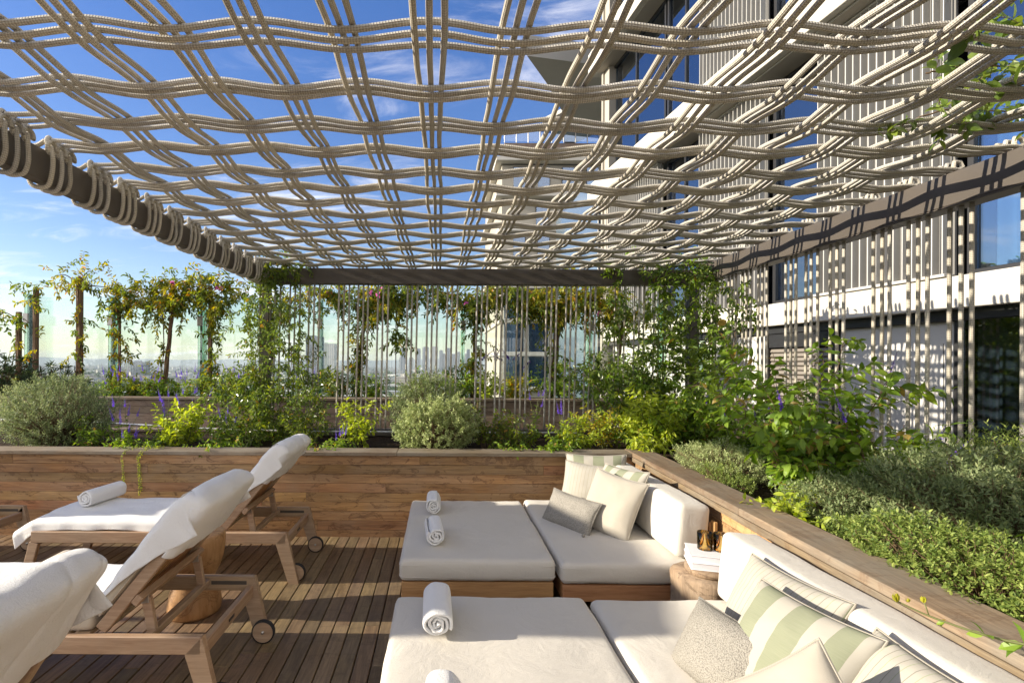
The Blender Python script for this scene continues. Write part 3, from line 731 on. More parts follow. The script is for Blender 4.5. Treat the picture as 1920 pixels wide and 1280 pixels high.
# angular concrete canopy beyond
zb = 10.6
def gp(px, py): Yc = F*(zb-H)/(CY-py); return ((px-CX)*Yc/F, Yc)
poly = [gp(985, 104), gp(1120, 121), gp(1140, 125), gp(1215, 150), gp(1240, 215), gp(1080, 232), gp(1050, 205), gp(1022, 155)]
mb = MB(); prism(mb, poly[::-1] if False else poly, zb, zb+.62)
cpo = mb.build('concrete_canopy', M['concrete'], smooth=False, origin=(poly[2][0], poly[2][1], zb))
tag(cpo, 'pointed grey concrete canopy jutting out high above the terrace', 'canopy')

# tower behind
TD = 38.0; tx = lambda px, Y=TD: (px-CX)*Y/F
tz = lambda py, Y=TD: H-(py-CY)*Y/F
tw = empty('hotel_tower', 'beige hotel tower with dark windows and white ledges behind the roof ropes', 'building', (tx(1080), TD, GZ)); o3 = (tx(1080), TD, GZ)
x0, x1 = tx(940), tx(1330)
mb = MB(); bb(mb, x0, x1, TD+.3, TD+14, GZ, tz(306), .02); mb.build('wall', M['tile'], tw, False, o3)
for yt, ov in ((300, .5), (366, .5), (430, .3), (497, .3), (537, .5), (601, .15), (663, .15), (728, .2)):
    mb = MB(); bb(mb, x0-ov, x1, TD-ov*.8, TD+14, tz(yt)-.14, tz(yt)+.16, .02); mb.build('ledge', M['white'], tw, False, o3)
rows = [(306, 360), (372, 426), (435, 492)]
for a, b in rows:
    px = 961 if a != 372 else 1004
    while px < 1310:
        w = 24; mb = MB(); bb(mb, tx(px), tx(px+w), TD+.22, TD+.29, tz(b), tz(a+4), .01)
        f = mb.build('window', M['blackmetal'], tw, False, o3)
        mb = MB(); bb(mb, tx(px)+.05, tx(px+w)-.05, TD+.19, TD+.215, tz(b)+.05, tz(a+4)-.05, .004); t_ = M['wglass']
        mb.build('pane', t_, f, False, o3); px += 46
for a, b in ((544, 598), (604, 660), (666, 725)):
    px = 944
    while px < 1110:
        w = 40; mb = MB(); bb(mb, tx(px), tx(px+w), TD+.20, TD+.29, tz(b), tz(a), .01)
        f = mb.build('window', M['fin'] , tw, False, o3)
        mb = MB(); bb(mb, tx(px+2), tx(px+w-2), TD+.15, TD+.195, tz(b)+.06, tz(a)-.06, .004); mb.build('pane', M['wglass'], f, False, o3)
        mb = MB(); ys = np.linspace(tx(px+22), tx(px+w-3), 40)
        mb = MB(); bb(mb, tx(px+3), tx(px+19), TD+.17, TD+.199, tz(b)+.1, tz(a)-.1, .004) if False else bb(mb, tx(px+3), tx(px+31), TD+.1985, TD+.1995, tz(b)+.1, tz(a)-.1, .0002)
        mb.build('curtain', M['curtain'], f, False, o3); px += 46
mb = MB(); bb(mb, tx(948), x1, TD+2.0, TD+13, tz(306)+.2, tz(250), .02); mb.build('penthouse', M['blackmetal'], tw, False, o3)
for px in range(943, 1200, 22):
    mb = MB(); bb(mb, tx(px)+.04, tx(px+22)-.04, TD-.3, TD-.27, tz(268), tz(243), .005); mb.build('terrace_glass', M['wglass'], tw, False, o3)
    mb = MB(); bb(mb, tx(px)-.03, tx(px)+.03, TD-.32, TD-.25, tz(270), tz(241), .005); mb.build('terrace_post', M['steel'], tw, False, o3)
mb = MB(); bar(mb, (tx(1045), TD+1, tz(238)), (tx(1215), TD-4, tz(196)), 5, .3, .02); mb.build('sloping_roof', M['white'], tw, False, o3)
mb = MB(); bb(mb, tx(943), x1, TD-.25, TD+.3, tz(296), tz(270), .02); mb.build('parapet', M['planter_old'], tw, False, o3)
# glazed volume between tower and wing
mb = MB(); gx0, gx1 = tx(1120, 22), tx(1230, 22)
gv = empty('glazed_block', 'blue glass block between the beige tower and the white hotel wing', 'building', (gx0, 22, GZ)); o3 = (gx0, 22, GZ)
t = NT('blue_curtain_wall', .08, (.20, .27, .34), .8); t.p.inputs['Metallic'].default_value = .55
bb(mb, gx0, gx1, 22, 30, GZ, H+(CY-318)*22/F, .02); mb.build('curtain_wall', t.m, gv, False, o3)
mb = MB()
for k in range(7):
    xx = gx0+(gx1-gx0)*k/6; bb(mb, xx-.02, xx+.02, 21.95, 21.998, GZ+50, H+(CY-318)*22/F, .005)
for k in range(10): zz = -4+1.6*k; bb(mb, gx0, gx1, 21.94, 21.949, zz, zz+.06, .002)
mb.build('mullion', M['steel'], gv, False, o3)

# ---- off to the left: unseen umbrella, added to shade the daybeds from the low sun
um = empty('added_shade_umbrella', 'unseen square cream umbrella added left of the loungers to shade the daybeds', 'umbrella', (-5.7, 2.73, 0))
mb = MB(); tube(mb, [(0, 0, 0), (0, 0, 2.9)], .025, 12); mb.build('pole', M['teak'], um)
mb = MB(); lathe(mb, [(.0, 0), (.30, 0), (.30, .05), (.05, .08), (.04, .3), (0, .3)], sides=24); mb.build('base', M['stump'], um)
hw, hd = .95, .96; zr, zp = 2.48, 2.92
mb = MB(); c4 = [(-hw, -hd), (hw, -hd), (hw, hd), (-hw, hd)]
V = [(0, 0, zp)]+[(a, b, zr) for a, b in c4]+[(a, b, zr-.12) for a, b in c4]
mb.add(V, [np.array([[0, 1, 2], [0, 2, 3], [0, 3, 4], [0, 4, 1]]), np.array([[1, 5, 6, 2], [2, 6, 7, 3], [3, 7, 8, 4], [4, 8, 5, 1]])]); mb.build('canopy', M['canvas'], um, False)

# ================================================================ WORLD, SUN, CAMERA
sc = bpy.context.scene
w = bpy.data.worlds.new('World'); sc.world = w; w.use_nodes = True; nt = w.node_tree
bg = nt.nodes['Background']
st = nt.nodes.new('ShaderNodeTexSky'); st.sky_type = 'NISHITA'; st.sun_disc = False
st.sun_elevation = math.radians(SUN_EL); st.sun_rotation = math.radians(-93); st.altitude = 150; st.air_density = 1.15; st.dust_density = .3; st.ozone_density = 2.5
tc = nt.nodes.new('ShaderNodeTexCoord'); sx = nt.nodes.new('ShaderNodeSeparateXYZ'); nt.links.new(tc.outputs['Generated'], sx.inputs[0])
def wm(op, a, b=None):
    m = nt.nodes.new('ShaderNodeMath'); m.operation = op
    for i, v in enumerate((a, b)):
        if v is None: continue
        if hasattr(v, 'links'): nt.links.new(v, m.inputs[i])
        else: m.inputs[i].default_value = v
    return m.outputs[0]
zz = wm('ADD', wm('MAXIMUM', sx.outputs[2], 0), .12)
cb = nt.nodes.new('ShaderNodeCombineXYZ'); nt.links.new(wm('DIVIDE', sx.outputs[0], zz), cb.inputs[0]); nt.links.new(wm('DIVIDE', sx.outputs[1], zz), cb.inputs[1])
mp = nt.nodes.new('ShaderNodeMapping'); nt.links.new(cb.outputs[0], mp.inputs[0]); mp.inputs['Rotation'].default_value = (0, 0, .5); mp.inputs['Scale'].default_value = (.8, 1.9, 1); mp.inputs['Location'].default_value = (3.1, 1.7, 0)
def wn(scale, det, rough, dist):
    n_ = nt.nodes.new('ShaderNodeTexNoise'); nt.links.new(mp.outputs[0], n_.inputs[0]); n_.inputs['Scale'].default_value = scale
    n_.inputs['Detail'].default_value = det; n_.inputs['Roughness'].default_value = rough; n_.inputs['Distortion'].default_value = dist; return n_.outputs[0]
behind = wm('MULTIPLY', wm('MAXIMUM', wm('MULTIPLY', sx.outputs[1], -1.0), 0), .55)   # unseen cloud bank added on the -y side to fill the shade
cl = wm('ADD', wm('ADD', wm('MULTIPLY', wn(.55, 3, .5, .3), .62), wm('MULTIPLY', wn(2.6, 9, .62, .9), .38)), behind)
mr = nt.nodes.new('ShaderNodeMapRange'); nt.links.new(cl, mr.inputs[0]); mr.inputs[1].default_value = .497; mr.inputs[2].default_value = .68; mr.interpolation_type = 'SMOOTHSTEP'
hs = nt.nodes.new('ShaderNodeHueSaturation'); nt.links.new(st.outputs[0], hs.inputs['Color']); hs.inputs['Saturation'].default_value = 1.36; hs.inputs['Hue'].default_value = .526
mx = nt.nodes.new('ShaderNodeMix'); mx.data_type = 'RGBA'
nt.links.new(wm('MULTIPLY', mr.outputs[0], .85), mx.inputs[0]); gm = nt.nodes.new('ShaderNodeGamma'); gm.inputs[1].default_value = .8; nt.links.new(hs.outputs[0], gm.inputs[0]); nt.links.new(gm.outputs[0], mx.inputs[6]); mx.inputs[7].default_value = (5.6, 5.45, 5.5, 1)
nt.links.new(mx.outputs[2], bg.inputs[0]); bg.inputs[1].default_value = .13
sl = bpy.data.lights.new('sun', 'SUN'); sl.energy = 4.6; sl.angle = math.radians(.5); sl.color = (1.0, .90, .74)
so = bpy.data.objects.new('sun', sl); COL.objects.link(so)
az = math.radians(-3); d = Vector((-math.cos(math.radians(SUN_EL))*math.cos(az), math.cos(math.radians(SUN_EL))*math.sin(az), math.sin(math.radians(SUN_EL))))
so.rotation_euler = d.to_track_quat('Z', 'Y').to_euler()
cam = bpy.data.cameras.new('camera'); co = bpy.data.objects.new('camera', cam); COL.objects.link(co)
co.location = (0, 0, H); co.rotation_euler = (PI/2, 0, 0)
co.rotation_euler = (Matrix.Rotation(PI/2, 4, 'X') @ Matrix.Rotation(math.radians(.3), 4, 'Z')).to_euler()
cam.sensor_width = 36; cam.lens = F/1920*36; cam.shift_x = (960-CX)/1920; cam.shift_y = (CY-640)/1920; cam.clip_start = .05; cam.clip_end = 30000
sc.camera = co
sc.view_settings.view_transform = 'Standard'; sc.view_settings.look = 'None'; sc.view_settings.gamma = 1; sc.view_settings.exposure = 1.05
# haze
hz = MB(); bb(hz, -9200, 9200, -3100, 11200, GZ-1, 150, .01)
ho = hz.build('haze', bpy.data.materials.new('haze_air'), smooth=False); ho['kind'] = 'stuff'; ho['label'] = 'pale haze over the distant city'
hm = ho.data.materials[0]; hm.use_nodes = True; ht = hm.node_tree; ht.nodes.remove(ht.nodes['Principled BSDF'])
pv = ht.nodes.new('ShaderNodeVolumePrincipled'); pv.inputs['Density'].default_value = .000095; pv.inputs['Color'].default_value = (.80, .88, 1, 1); pv.inputs['Anisotropy'].default_value = 0
ht.links.new(pv.outputs[0], ht.nodes['Material Output'].inputs['Volume'])
sc.cycles.max_bounces = 8; sc.cycles.transparent_max_bounces = 24; sc.cycles.volume_bounces = 0; sc.cycles.caustics_reflective = False; sc.cycles.caustics_refractive = False
# ================================================================ FURNITURE
def rot_y(a): return np.array([[math.cos(a), 0, math.sin(a)], [0, 1, 0], [-math.sin(a), 0, math.cos(a)]])
BA = math.radians(51)
def make_lounger(label, loc):
    r = empty('sun_lounger', label, 'sun lounger', loc, 0, 'teak sun loungers on the deck')
    mb = MB(); L = 1.74
    for s in (-1, 1): bar(mb, (-L, s*.300, .307), (-.012, s*.300, .307), .032, .076, .004)
    mb.build('side_rail', M['teak'], r, False)
    mb = MB()
    bar(mb, (-.03, -.283, .268), (-.03, .283, .268), .032, .062, .004); mb.build('cross_bar', M['teak_y'], r, False); mb = MB(); bar(mb, (-L+.03, -.283, .285), (-L+.03, .283, .285), .032, .062, .004)
    mb.build('cross_bar', M['teak_y'], r, False); mb = MB()
    for x in np.arange(-L+.10, -.50, .085): bar(mb, (x, -.283, .332), (x, .283, .332), .06, .018, .003)
    mb.build('seat_slats', M['teak_y'], r, False)
    mb = MB(); bar(mb, (-.0125, -.03, .268), (-.0125, .03, .268), .003, .014, .001); mb.build('bar_slot', M['blackmetal'], r, False)
    for s in (-1, 1):
        mb = MB(); h2 = .036
        # slanted leg, mitred against the rail end
        for (xt, xb, zt) in ((-.008, .062, .345),):
            V = []
            for yy_ in (s*.316, s*.284):
                V += [(xt-.072, yy_, .2685), (xt+.0, yy_, zt), (xb+.012, yy_, 0), (xb-.056, yy_, 0)]
            mb.add(V, [np.array([[0, 1, 2, 3][::-1] if s > 0 else [0, 1, 2, 3], [4, 5, 6, 7] if s > 0 else [7, 6, 5, 4], [0, 1, 5, 4], [1, 2, 6, 5], [2, 3, 7, 6], [3, 0, 4, 7]])])
        mb.build('leg', M['teak'], r, False)
        mb = MB(); bar(mb, (-L+.02, s*.300, .27), (-L-.05, s*.300, 0), .032, .062, .004, up=(1, 0, .2)); mb.build('leg', M['teak'], r, False)
        # wheel, inside the leg
        y0, y1 = sorted((s*.279, s*.253)); mb = MB()
        pr = [(.0, y0), (.053, y0), (.055, y0+.003), (.055, y1-.003), (.053, y1), (0, y1)]
        lathe(mb, pr, sides=36); mb.xf(Matrix.Translation((.048, 0, .0605))@Matrix.Rotation(-PI/2, 4, 'X')@Matrix.Translation((0, 0, 0)))
        wh = mb.build('wheel', M['teak'], r, False)
        mb = MB(); pr = [(.0545, y0-.001), (.0605, y0+.002), (.0605, y1-.002), (.0545, y1+.001)]
        lathe(mb, pr, sides=36); mb.xf(Matrix.Translation((.048, 0, .0605))@Matrix.Rotation(-PI/2, 4, 'X')); mb.build('tyre', M['rubber'], wh, True)
        mb = MB(); lathe(mb, [(0, y0-.008), (.006, y0-.008), (.007, y0-.001), (.009, y0-.001), (.009, y0+.002)], sides=12); mb.xf(Matrix.Translation((.048, 0, .0605))@Matrix.Rotation(-PI/2, 4, 'X')); mb.build('axle_bolt', M['steel'], wh, True)
        mb = MB(); yi = s*.2835; bar(mb, (-.24, yi, .312), (-.05, yi, .312), .003, .020, .001); mb.build('notch_plate', M['bronze'], r, False)
    # back rest
    hx, hz = -.46, .352; dv = np.array([math.cos(BA), 0, math.sin(BA)]); nv = np.array([-math.sin(BA), 0, math.cos(BA)]); h0 = np.array([hx, 0, hz])
    P = lambda a, y, o: tuple(h0+dv*a+nv*o+np.array([0, y, 0]))
    mb = MB(); BL = .67
    for s in (-1, 1): bar(mb, P(0, s*.262, 0), P(BL, s*.262, 0), .036, .052, .004, up=nv)
    bar(mb, P(BL-.02, -.244, 0), P(BL-.02, .244, 0), .04, .044, .003, up=nv); bar(mb, P(.02, -.244, 0), P(.02, .244, 0), .04, .044, .003, up=nv)
    fr = mb.build('back_frame', M['teak'], r, False)
    mb = MB()
    for k in range(11): y = -.222+.0444*k; bar(mb, P(.04, y, .004), P(BL-.04, y, .004), .028, .018, .002, up=nv)
    mb.build('back_slats', M['teak_slat'], r, False)
    mb = MB(); bar(mb, P(.20, -.285, -.042), P(.20, .285, -.042), .045, .03, .003, up=nv)
    mb.build('back_brace', M['teak_y'], r, False)
    for s in (-1, 1):
        mb = MB(); a = np.array(P(.20, s*.225, -.055)); bar(mb, a, (-.265, s*.225, .325), .024, .04, .003, up=(1, 0, .3)); st_ = mb.build('prop_strut', M['teak'], r, False)
        mb = MB(); tube(mb, [a+[0, -.016, -.004], a+[0, .016, -.004]], .008, 10); bar(mb, a+[-.004, -.015, .018], a+[.0, -.015, -.022], .003, .036, .001); mb.build('hinge', M['steel'], st_, False)
    mb = MB(); bar(mb, (-.262, -.280, .318), (-.262, .280, .318), .035, .03, .003); mb.build('prop_bar', M['teak_y'], r, False)
    # mattress
    def crinkle(seed):
        def f(P_):
            Q = P_.copy().reshape(-1, 3)
            for i in range(len(Q)):
                p = Q[i]; Q[i] = p+nrm(p*np.array([.1, .3, 4]))*(.004*nz(p, 7, seed)+.002*nz(p, 22, seed))
            return Q.reshape(P_.shape)
        return f
    mb = MB(); rounded_box(mb, (.615, .285, .034), .028, 16, crinkle(1.1), c=(-1.105, 0, .377))
    Rb = np.stack([dv, np.array([0, 1, 0]), nv], 1); rounded_box(mb, (.325, .285, .034), .028, 14, crinkle(4.2), R=Rb, c=h0+dv*.355+nv*.064)
    weld(mb.build('mattress', M['mattress'], r))
    for s in (-1, 1): mb = MB(); tube(mb, [tuple(h0+dv*a+nv*.040+np.array([0, s*.285, 0])) for a in np.linspace(.05, .66, 8)], .003, 6); mb.build('piping', M['mattress'], r)
    return r
def smooth_path(P, n):
    P = np.asarray(P, float); t = np.linspace(0, len(P)-1, n); i = np.minimum(t.astype(int), len(P)-2); f = (t-i)[:, None]
    a, b, c, d = P[np.maximum(i-1, 0)], P[i], P[i+1], P[np.minimum(i+2, len(P)-1)]
    return .5*(2*b+(c-a)*f+(2*a-5*b+4*c-d)*f*f+(3*b-a-3*c+d)*f**3)
def hood_towel(loc, seed, label, flap=.17, drop=.27, back=True, seat=True, foot=.06, side_seat=.055):
    dv = np.array([math.cos(BA), math.sin(BA)]); nv = np.array([-math.sin(BA), math.cos(BA)]); h0 = np.array([-.46, .352]); top = .105
    pts = []; fl = []
    if seat:
        pts += [(-1.80-foot, .33), (-1.775, .405), (-1.70, .424), (-1.3, .424), (-.9, .423), (-.66, .424)]; fl += [foot, .07, side_seat, side_seat-.01, side_seat, .04]
    if back:
        if not seat: pts += [(-.75, .424)]; fl += [.02]
        pts += [tuple(h0+dv*.10+nv*(top+.0)), tuple(h0+dv*.25+nv*top), tuple(h0+dv*.42+nv*top), tuple(h0+dv*.56+nv*(top+.004)), tuple(h0+dv*.66+nv*(top-.012)), tuple(h0+dv*.705+nv*.055), tuple(h0+dv*.715+nv*.005), tuple(h0+dv*.69-nv*.035), tuple(h0+dv*.58-nv*.042), tuple(h0+dv*(.70-drop)-nv*.048)]
        fl += [.0, .03, .085, flap*.92, flap*.98, flap*.85, .09, .05, .02, .015]
    n = 170; C2 = smooth_path(pts, n); FL = smooth_path(np.c_[fl, fl], n)[:, 0]
    T = nrm(np.gradient(C2, axis=0)); Nn = np.stack([-T[:, 1], T[:, 0]], 1)
    # average the normals round the top so the side flaps hang like a pocket
    hw = .294; rr = .03; m = 81; V = np.zeros((n, m, 3))
    bn = np.array([-math.sin(BA), math.cos(BA)])
    for i in range(n):
        q = i/(n-1); ix = C2[i]
        isback = back and ix[0] > -.62
        D = -Nn[i]+np.array([0, -.12])
        D = nrm(D)
        if not isback: D = nrm(D+np.array([0, -1.]))
        W2 = hw+FL[i]*(1+.08*nz((ix[0]*4, seed, 1)))
        for j in range(m):
            a = -1+2*j/(m-1); s = 1 if a > 0 else -1; aa = abs(a)*W2; e = aa-(hw-rr)
            if e <= 0: y = aa; dd = 0
            else:
                th = min(e/rr, PI/2); y = hw-rr+rr*math.sin(th); dd = rr*(1-math.cos(th)); ex = max(0, e-rr*PI/2); dd += ex
                y += .05*ex*(1+nz((ix[0]*6, seed, s)))
            # pillow softness across the width + wrinkles
            puff = -.012*(aa/hw)**4 if aa < hw else -.012
            wn_ = .009*nz((ix[0]*5, s*y*5, seed+ix[1]*5))+.0045*nz((ix[0]*14, y*13, seed+ix[1]*14))-.009*(1-abs(nz((ix[0]*3.3+s*y*2, y*s*6-ix[1]*3, seed+3)))*2.2)**4*(1 if isback else .35)
            fold = .005*math.sin(30*(ix[0]+ix[1])+3*s+seed)*min(1, max(0, e)/.12) if e > 0 else 0
            if isback:
                fold += .0105*math.exp(-((y*s-.12-.10*math.sin(seed+4*q))/.022)**2)*(1 if np.dot(Nn[i], bn) > .3 else .3)
            p2 = ix+D*dd+Nn[i]*(puff+wn_)
            V[i, j] = (p2[0], s*(y+fold), p2[1])
    mb = MB(); grid(mb, V, flip=True)
    o = mb.build('towel', M['towel'], origin=None); o.location = loc
    md = o.modifiers.new('thickness', 'SOLIDIFY'); md.thickness = .0045; md.offset = 1
    md = o.modifiers.new('soft', 'SUBSURF'); md.levels = 1; md.render_levels = 1
    return tag(o, label, 'towel', 'white towels draped over the loungers')
LG = [((-1.025, 3.725, 0), 'teak sun lounger nearest the planter wall, its whole wheeled end in view'),
      ((-.985, 2.43, 0), 'teak sun lounger in the middle of the row, carved stool beyond it'),
      ((-.89, 1.17, 0), 'nearest teak sun lounger, only its towelled backrest and struts in the lower left corner'),
      ((-3.30, 3.725, 0), 'teak sun lounger cut off by the left edge, only one leg with a wheel showing')]
proto = make_lounger(LG[0][1], LG[0][0])
o = copy_tree(proto); o.location = LG[1][0]; o['label'] = LG[1][1]
BA0 = BA; BA = math.radians(76); make_lounger(LG[3][1], LG[3][0])
BA = math.radians(57); make_lounger(LG[2][1], LG[2][0]); BA = BA0
hood_towel(LG[0][0], 1.3, 'white towel covering the far lounger by the planter, hooded over its raised back', flap=.135, foot=.09)
hood_towel(LG[1][0], 5.2, 'white towel hooded over the middle lounger, seen from behind its slatted back', flap=.15, drop=.28)
BA = math.radians(57); hood_towel(LG[2][0], 9.1, 'white towel with a stitched seam over the nearest lounger in the lower left corner', flap=.17, drop=.28); BA = BA0

def roll(loc, R, L, rz, label, seed=0):
    mb = MB(); turns = 3.0+.8*abs(math.sin(seed*3)); r0 = .010; p = (R-r0)/turns; n = 150; cs = []
    th = np.linspace(0, turns*2*PI, n); rad = r0+p*th/(2*PI)-p*.5+.0026*np.sin(th*2.3+seed)+.0016*np.sin(th*5.1+seed)
    hl = L/2; k = .46*p
    sec = [(-k, -hl+k), (-k*.6, -hl+k*.25), (0, -hl), (k*.6, -hl+k*.25), (k, -hl+k), (k, -hl*.5), (k, 0), (k, hl*.5), (k, hl-k), (k*.6, hl-k*.25), (0, hl), (-k*.6, hl-k*.25), (-k, hl-k), (-k, 0), (-k, -hl+k)]
    V = np.zeros((n, len(sec), 3))
    for i in range(n):
        jit = .006*math.sin(th[i]*.7+seed)+.005*nz((th[i], seed, 0))
        th0 = th[i]+seed
        for j, (a, b) in enumerate(sec):
            r = rad[i]+a+.0016*nz((math.cos(th0)*3, math.sin(th0)*3, b*14+seed)); V[i, j] = (r*math.cos(-th0), b+jit*(1 if b else 0), r*math.sin(-th0)*(.93+.05*math.sin(seed)))
    grid(mb, V, flip=False)
    o = mb.build('rolled_towel', M['towel']); o.location = (loc[0], loc[1], loc[2]+R*.965); o.rotation_euler = (0, 0, rz)
    md = o.modifiers.new('soft', 'SUBSURF'); md.levels = 1; md.render_levels = 1
    return tag(o, label, 'rolled towel', 'rolled white towels')
ZS = .385
roll((-.040, 3.82, ZS), .064, .27, 0, 'rolled white towel at the back of the far daybed, nearest the planter wall', .4)
roll((-.028, 3.205, ZS), .063, .30, math.radians(4), 'rolled white towel on the far daybed, in front of its twin', 2.2)
roll((-.008, 2.17, ZS), .066, .30, math.radians(1), 'large rolled white towel on the near daybed, spiral end facing the camera', 4.0)
roll((.006, 1.51, ZS), .066, .30, math.radians(-2), 'rolled white towel cut off by the bottom edge on the near daybed', 5.1)
roll((-2.56, 3.84, .432), .068, .34, math.radians(-9), 'rolled white towel on the foot of the far lounger', 1.2)

# ---- carved stool between loungers
mb = MB()
pr = [(0, 0), (.135, 0), (.148, .02), (.150, .06), (.140, .12), (.122, .17), (.110, .205), (.118, .225), (.140, .27), (.158, .33), (.168, .39), (.170, .44), (.166, .468), (.155, .478), (0, .480)]
lathe(mb, pr, sides=48, wob=lambda a: .018*np.sin(3*a+1)+.012*np.sin(5*a))
o = mb.build('wooden_stool', M['log']); o.location = (-1.47, 3.03, 0)
o.data.polygons.foreach_set('use_smooth', [True]*len(o.data.polygons))
tag(o, 'hourglass stool carved from a log, standing between the two loungers', 'stool')

# ---- sofas and daybeds
def cush(seed, puff=.010, half=(1, 1, 1), wr=.006):
    hx, hy, hz = half
    def f(P):
        Q = P.reshape(-1, 3).copy()
        u = Q[:, 0]/hx; v = Q[:, 1]/hy; w = Q[:, 2]/hz
        Q[:, 2] += np.sign(w)*puff*(1-u**2)*(1-v**2)*(np.abs(w) > .5)
        Q[:, 0] += np.sign(u)*.006*(1-w**2)*(1-v**2)*(np.abs(u) > .9); Q[:, 1] += np.sign(v)*.006*(1-w**2)*(1-u**2)*(np.abs(v) > .9)
        for i in range(len(Q)):
            p = Q[i]; e = max(abs(u[i]), abs(v[i]))
            Q[i] = p+np.array([0, 0, 1])*(wr*nz(p, 4, seed)+.0022*nz((p[0]*22, p[1]*9, p[2]*9), 1, seed)*(.5+1.3*e*e))
            if abs(w[i]) < .8: Q[i] = Q[i]+np.array([math.copysign(1, p[0])*(abs(u[i]) > .95), math.copysign(1, p[1])*(abs(v[i]) > .95), 0])*(.003*nz((p[0]*10, p[1]*10, p[2]*22), 1, seed))
        return Q.reshape(P.shape)
    return f
def cushion(name, c, half, r, parent, seed, puff=.010, R=None, org=None, mat='canvas'):
    mb = MB(); rounded_box(mb, half, r, 26, cush(seed, puff, half), R=R, c=np.array(c)-np.array(org))
    o = weld(mb.build(name, M[mat], parent))
    # welt seams near top and bottom edges
    return o
def seam(parent, c, half, r, org, dz):
    mb = MB(); hx, hy, hz = half; pts = []
    for k in range(4):
        cx, cy = ((1, 1), (-1, 1), (-1, -1), (1, -1))[k]
        for a in np.linspace(k*PI/2, k*PI/2+PI/2, 7): pts.append((cx*(hx-r)+(r+.0008)*math.cos(a), cy*(hy-r)+(r+.0008)*math.sin(a), dz))
    pts.append(pts[0]); tube(mb, np.array(pts)+np.array(c)-np.array(org), .0022, 6, cap=False); mb.build('seam', M['canvas'], parent)
def daybed(label, x0, x1, y0, y1, seed):
    org = ((x0+x1)/2, (y0+y1)/2, 0); r = empty('daybed', label, 'daybed', org, 0, 'square daybeds')
    hx, hy = (x1-x0)/2, (y1-y0)/2
    mb = MB(); a, b, c, d = -hx+.012, hx-.012, -hy+.012, hy-.012
    for z0, z1 in ((.012, .132), (.135, .252)):
        bb(mb, a, b, c, c+.022, z0, z1, .003); bb(mb, a, b, d-.022, d, z0, z1, .003)
        bb(mb, a+.0005, a+.022, c+.0225, d-.0225, z0, z1, .003); bb(mb, b-.022, b-.0005, c+.0225, d-.0225, z0, z1, .003)
    mb.build('wooden_base', M['sofa_wood'], r, False)
    mb = MB(); bb(mb, a+.03, b-.03, c+.03, d-.03, .20, .25, .002); mb.build('deck_board', M['sofa_wood'], r, False)
    ce = (org[0], org[1], .318); cu = cushion('cushion', ce, (hx, hy, .062), .030, r, seed, .006, org=org)
    seam(cu, ce, (hx, hy, .062), .03, org, .030); seam(cu, ce, (hx, hy, .062), .03, org, -.034)
    return r
daybed('far square daybed against the planter wall, two rolled towels on it', -.225, .665, 2.86, 4.12, 1.0)
daybed('near daybed at the bottom of the view with a big rolled towel', -.205, .70, 1.12, 2.44, 5.0)
def sofa(label, x0, x1, y0, y1, seed, yb0, yb1):
    org = ((x0+x1)/2, (y0+y1)/2, 0); r = empty('corner_sofa', label, 'sofa', org, 0, 'low teak sofas')
    hx, hy = (x1-x0)/2, (y1-y0)/2
    mb = MB(); a, b, c, d = -hx+.01, hx-.01, -hy+.012, hy-.012
    bb(mb, a, b, c, c+.028, .158, .250, .003); bb(mb, a, b, d-.028, d, .158, .250, .003)
    bb(mb, a, a+.028, c+.0285, d-.0285, .159, .249, .003); bb(mb, b-.028, b, c+.0285, d-.0285, .159, .249, .003); bb(mb, a+.03, b-.03, c+.03, d-.03, .215, .245, .003)
    mb.build('apron', M['sofa_wood'], r, False)
    for xx in (a, b-.06):
        for yy_ in (c+.001, d-.061):
            mb = MB(); bb(mb, xx+.001, xx+.06, yy_, yy_+.06, 0, .157, .003); mb.build('leg', M['sofa_wood'], r, False)
    mb = MB(); ox = b+.006
    for z0 in (.26, .38, .50): bb(mb, ox, ox+.012, c+.06, d-.06, z0, z0+.09, .003)
    for y_ in (c+.03, 0, d-.07): bb(mb, ox+.013, ox+.032, y_, y_+.045, 0, .60, .003)
    mb.build('back_frame', M['sofa_wood'], r, False)
    ce = (org[0]-.0, org[1], .318); cu = cushion('seat_cushion', ce, (hx, hy, .062), .030, r, seed, .006, org=org)
    seam(cu, ce, (hx, hy, .062), .03, org, .030); seam(cu, ce, (hx, hy, .062), .03, org, -.034)
    # back cushion, leaning slightly
    Rm = rot_y(math.radians(5)); hb_ = (.092, (yb1-yb0)/2, .158)
    ce = (x1-.105, (yb0+yb1)/2, .540)
    def fb(P, hh=hb_):
        Q = P.reshape(-1, 3).copy(); v = Q[:, 1]/hh[1]; w_ = Q[:, 2]/hh[2]
        Q[:, 0] += np.sign(Q[:, 0])*.012*(1-v**2)*(1-w_**2)
        for i in range(len(Q)): Q[i] += .0035*nz(Q[i], 5, seed)+.0018*nz(Q[i], 17, seed)
        return Q.reshape(P.shape)
    mb = MB(); rounded_box(mb, hb_, .034, 26, fb, R=Rm, c=np.array(ce)-np.array(org)); weld(mb.build('back_cushion', M['canvas'], r))
    return r
sofa('far low sofa in the planter corner, five pillows piled on it', .690, 1.560, 2.83, 4.16, 3.0, 2.88, 4.17)
sofa('near low sofa in the lower right corner with striped and beige pillows', .720, 1.535, .55, 2.415, 8.0, .60, 2.425)

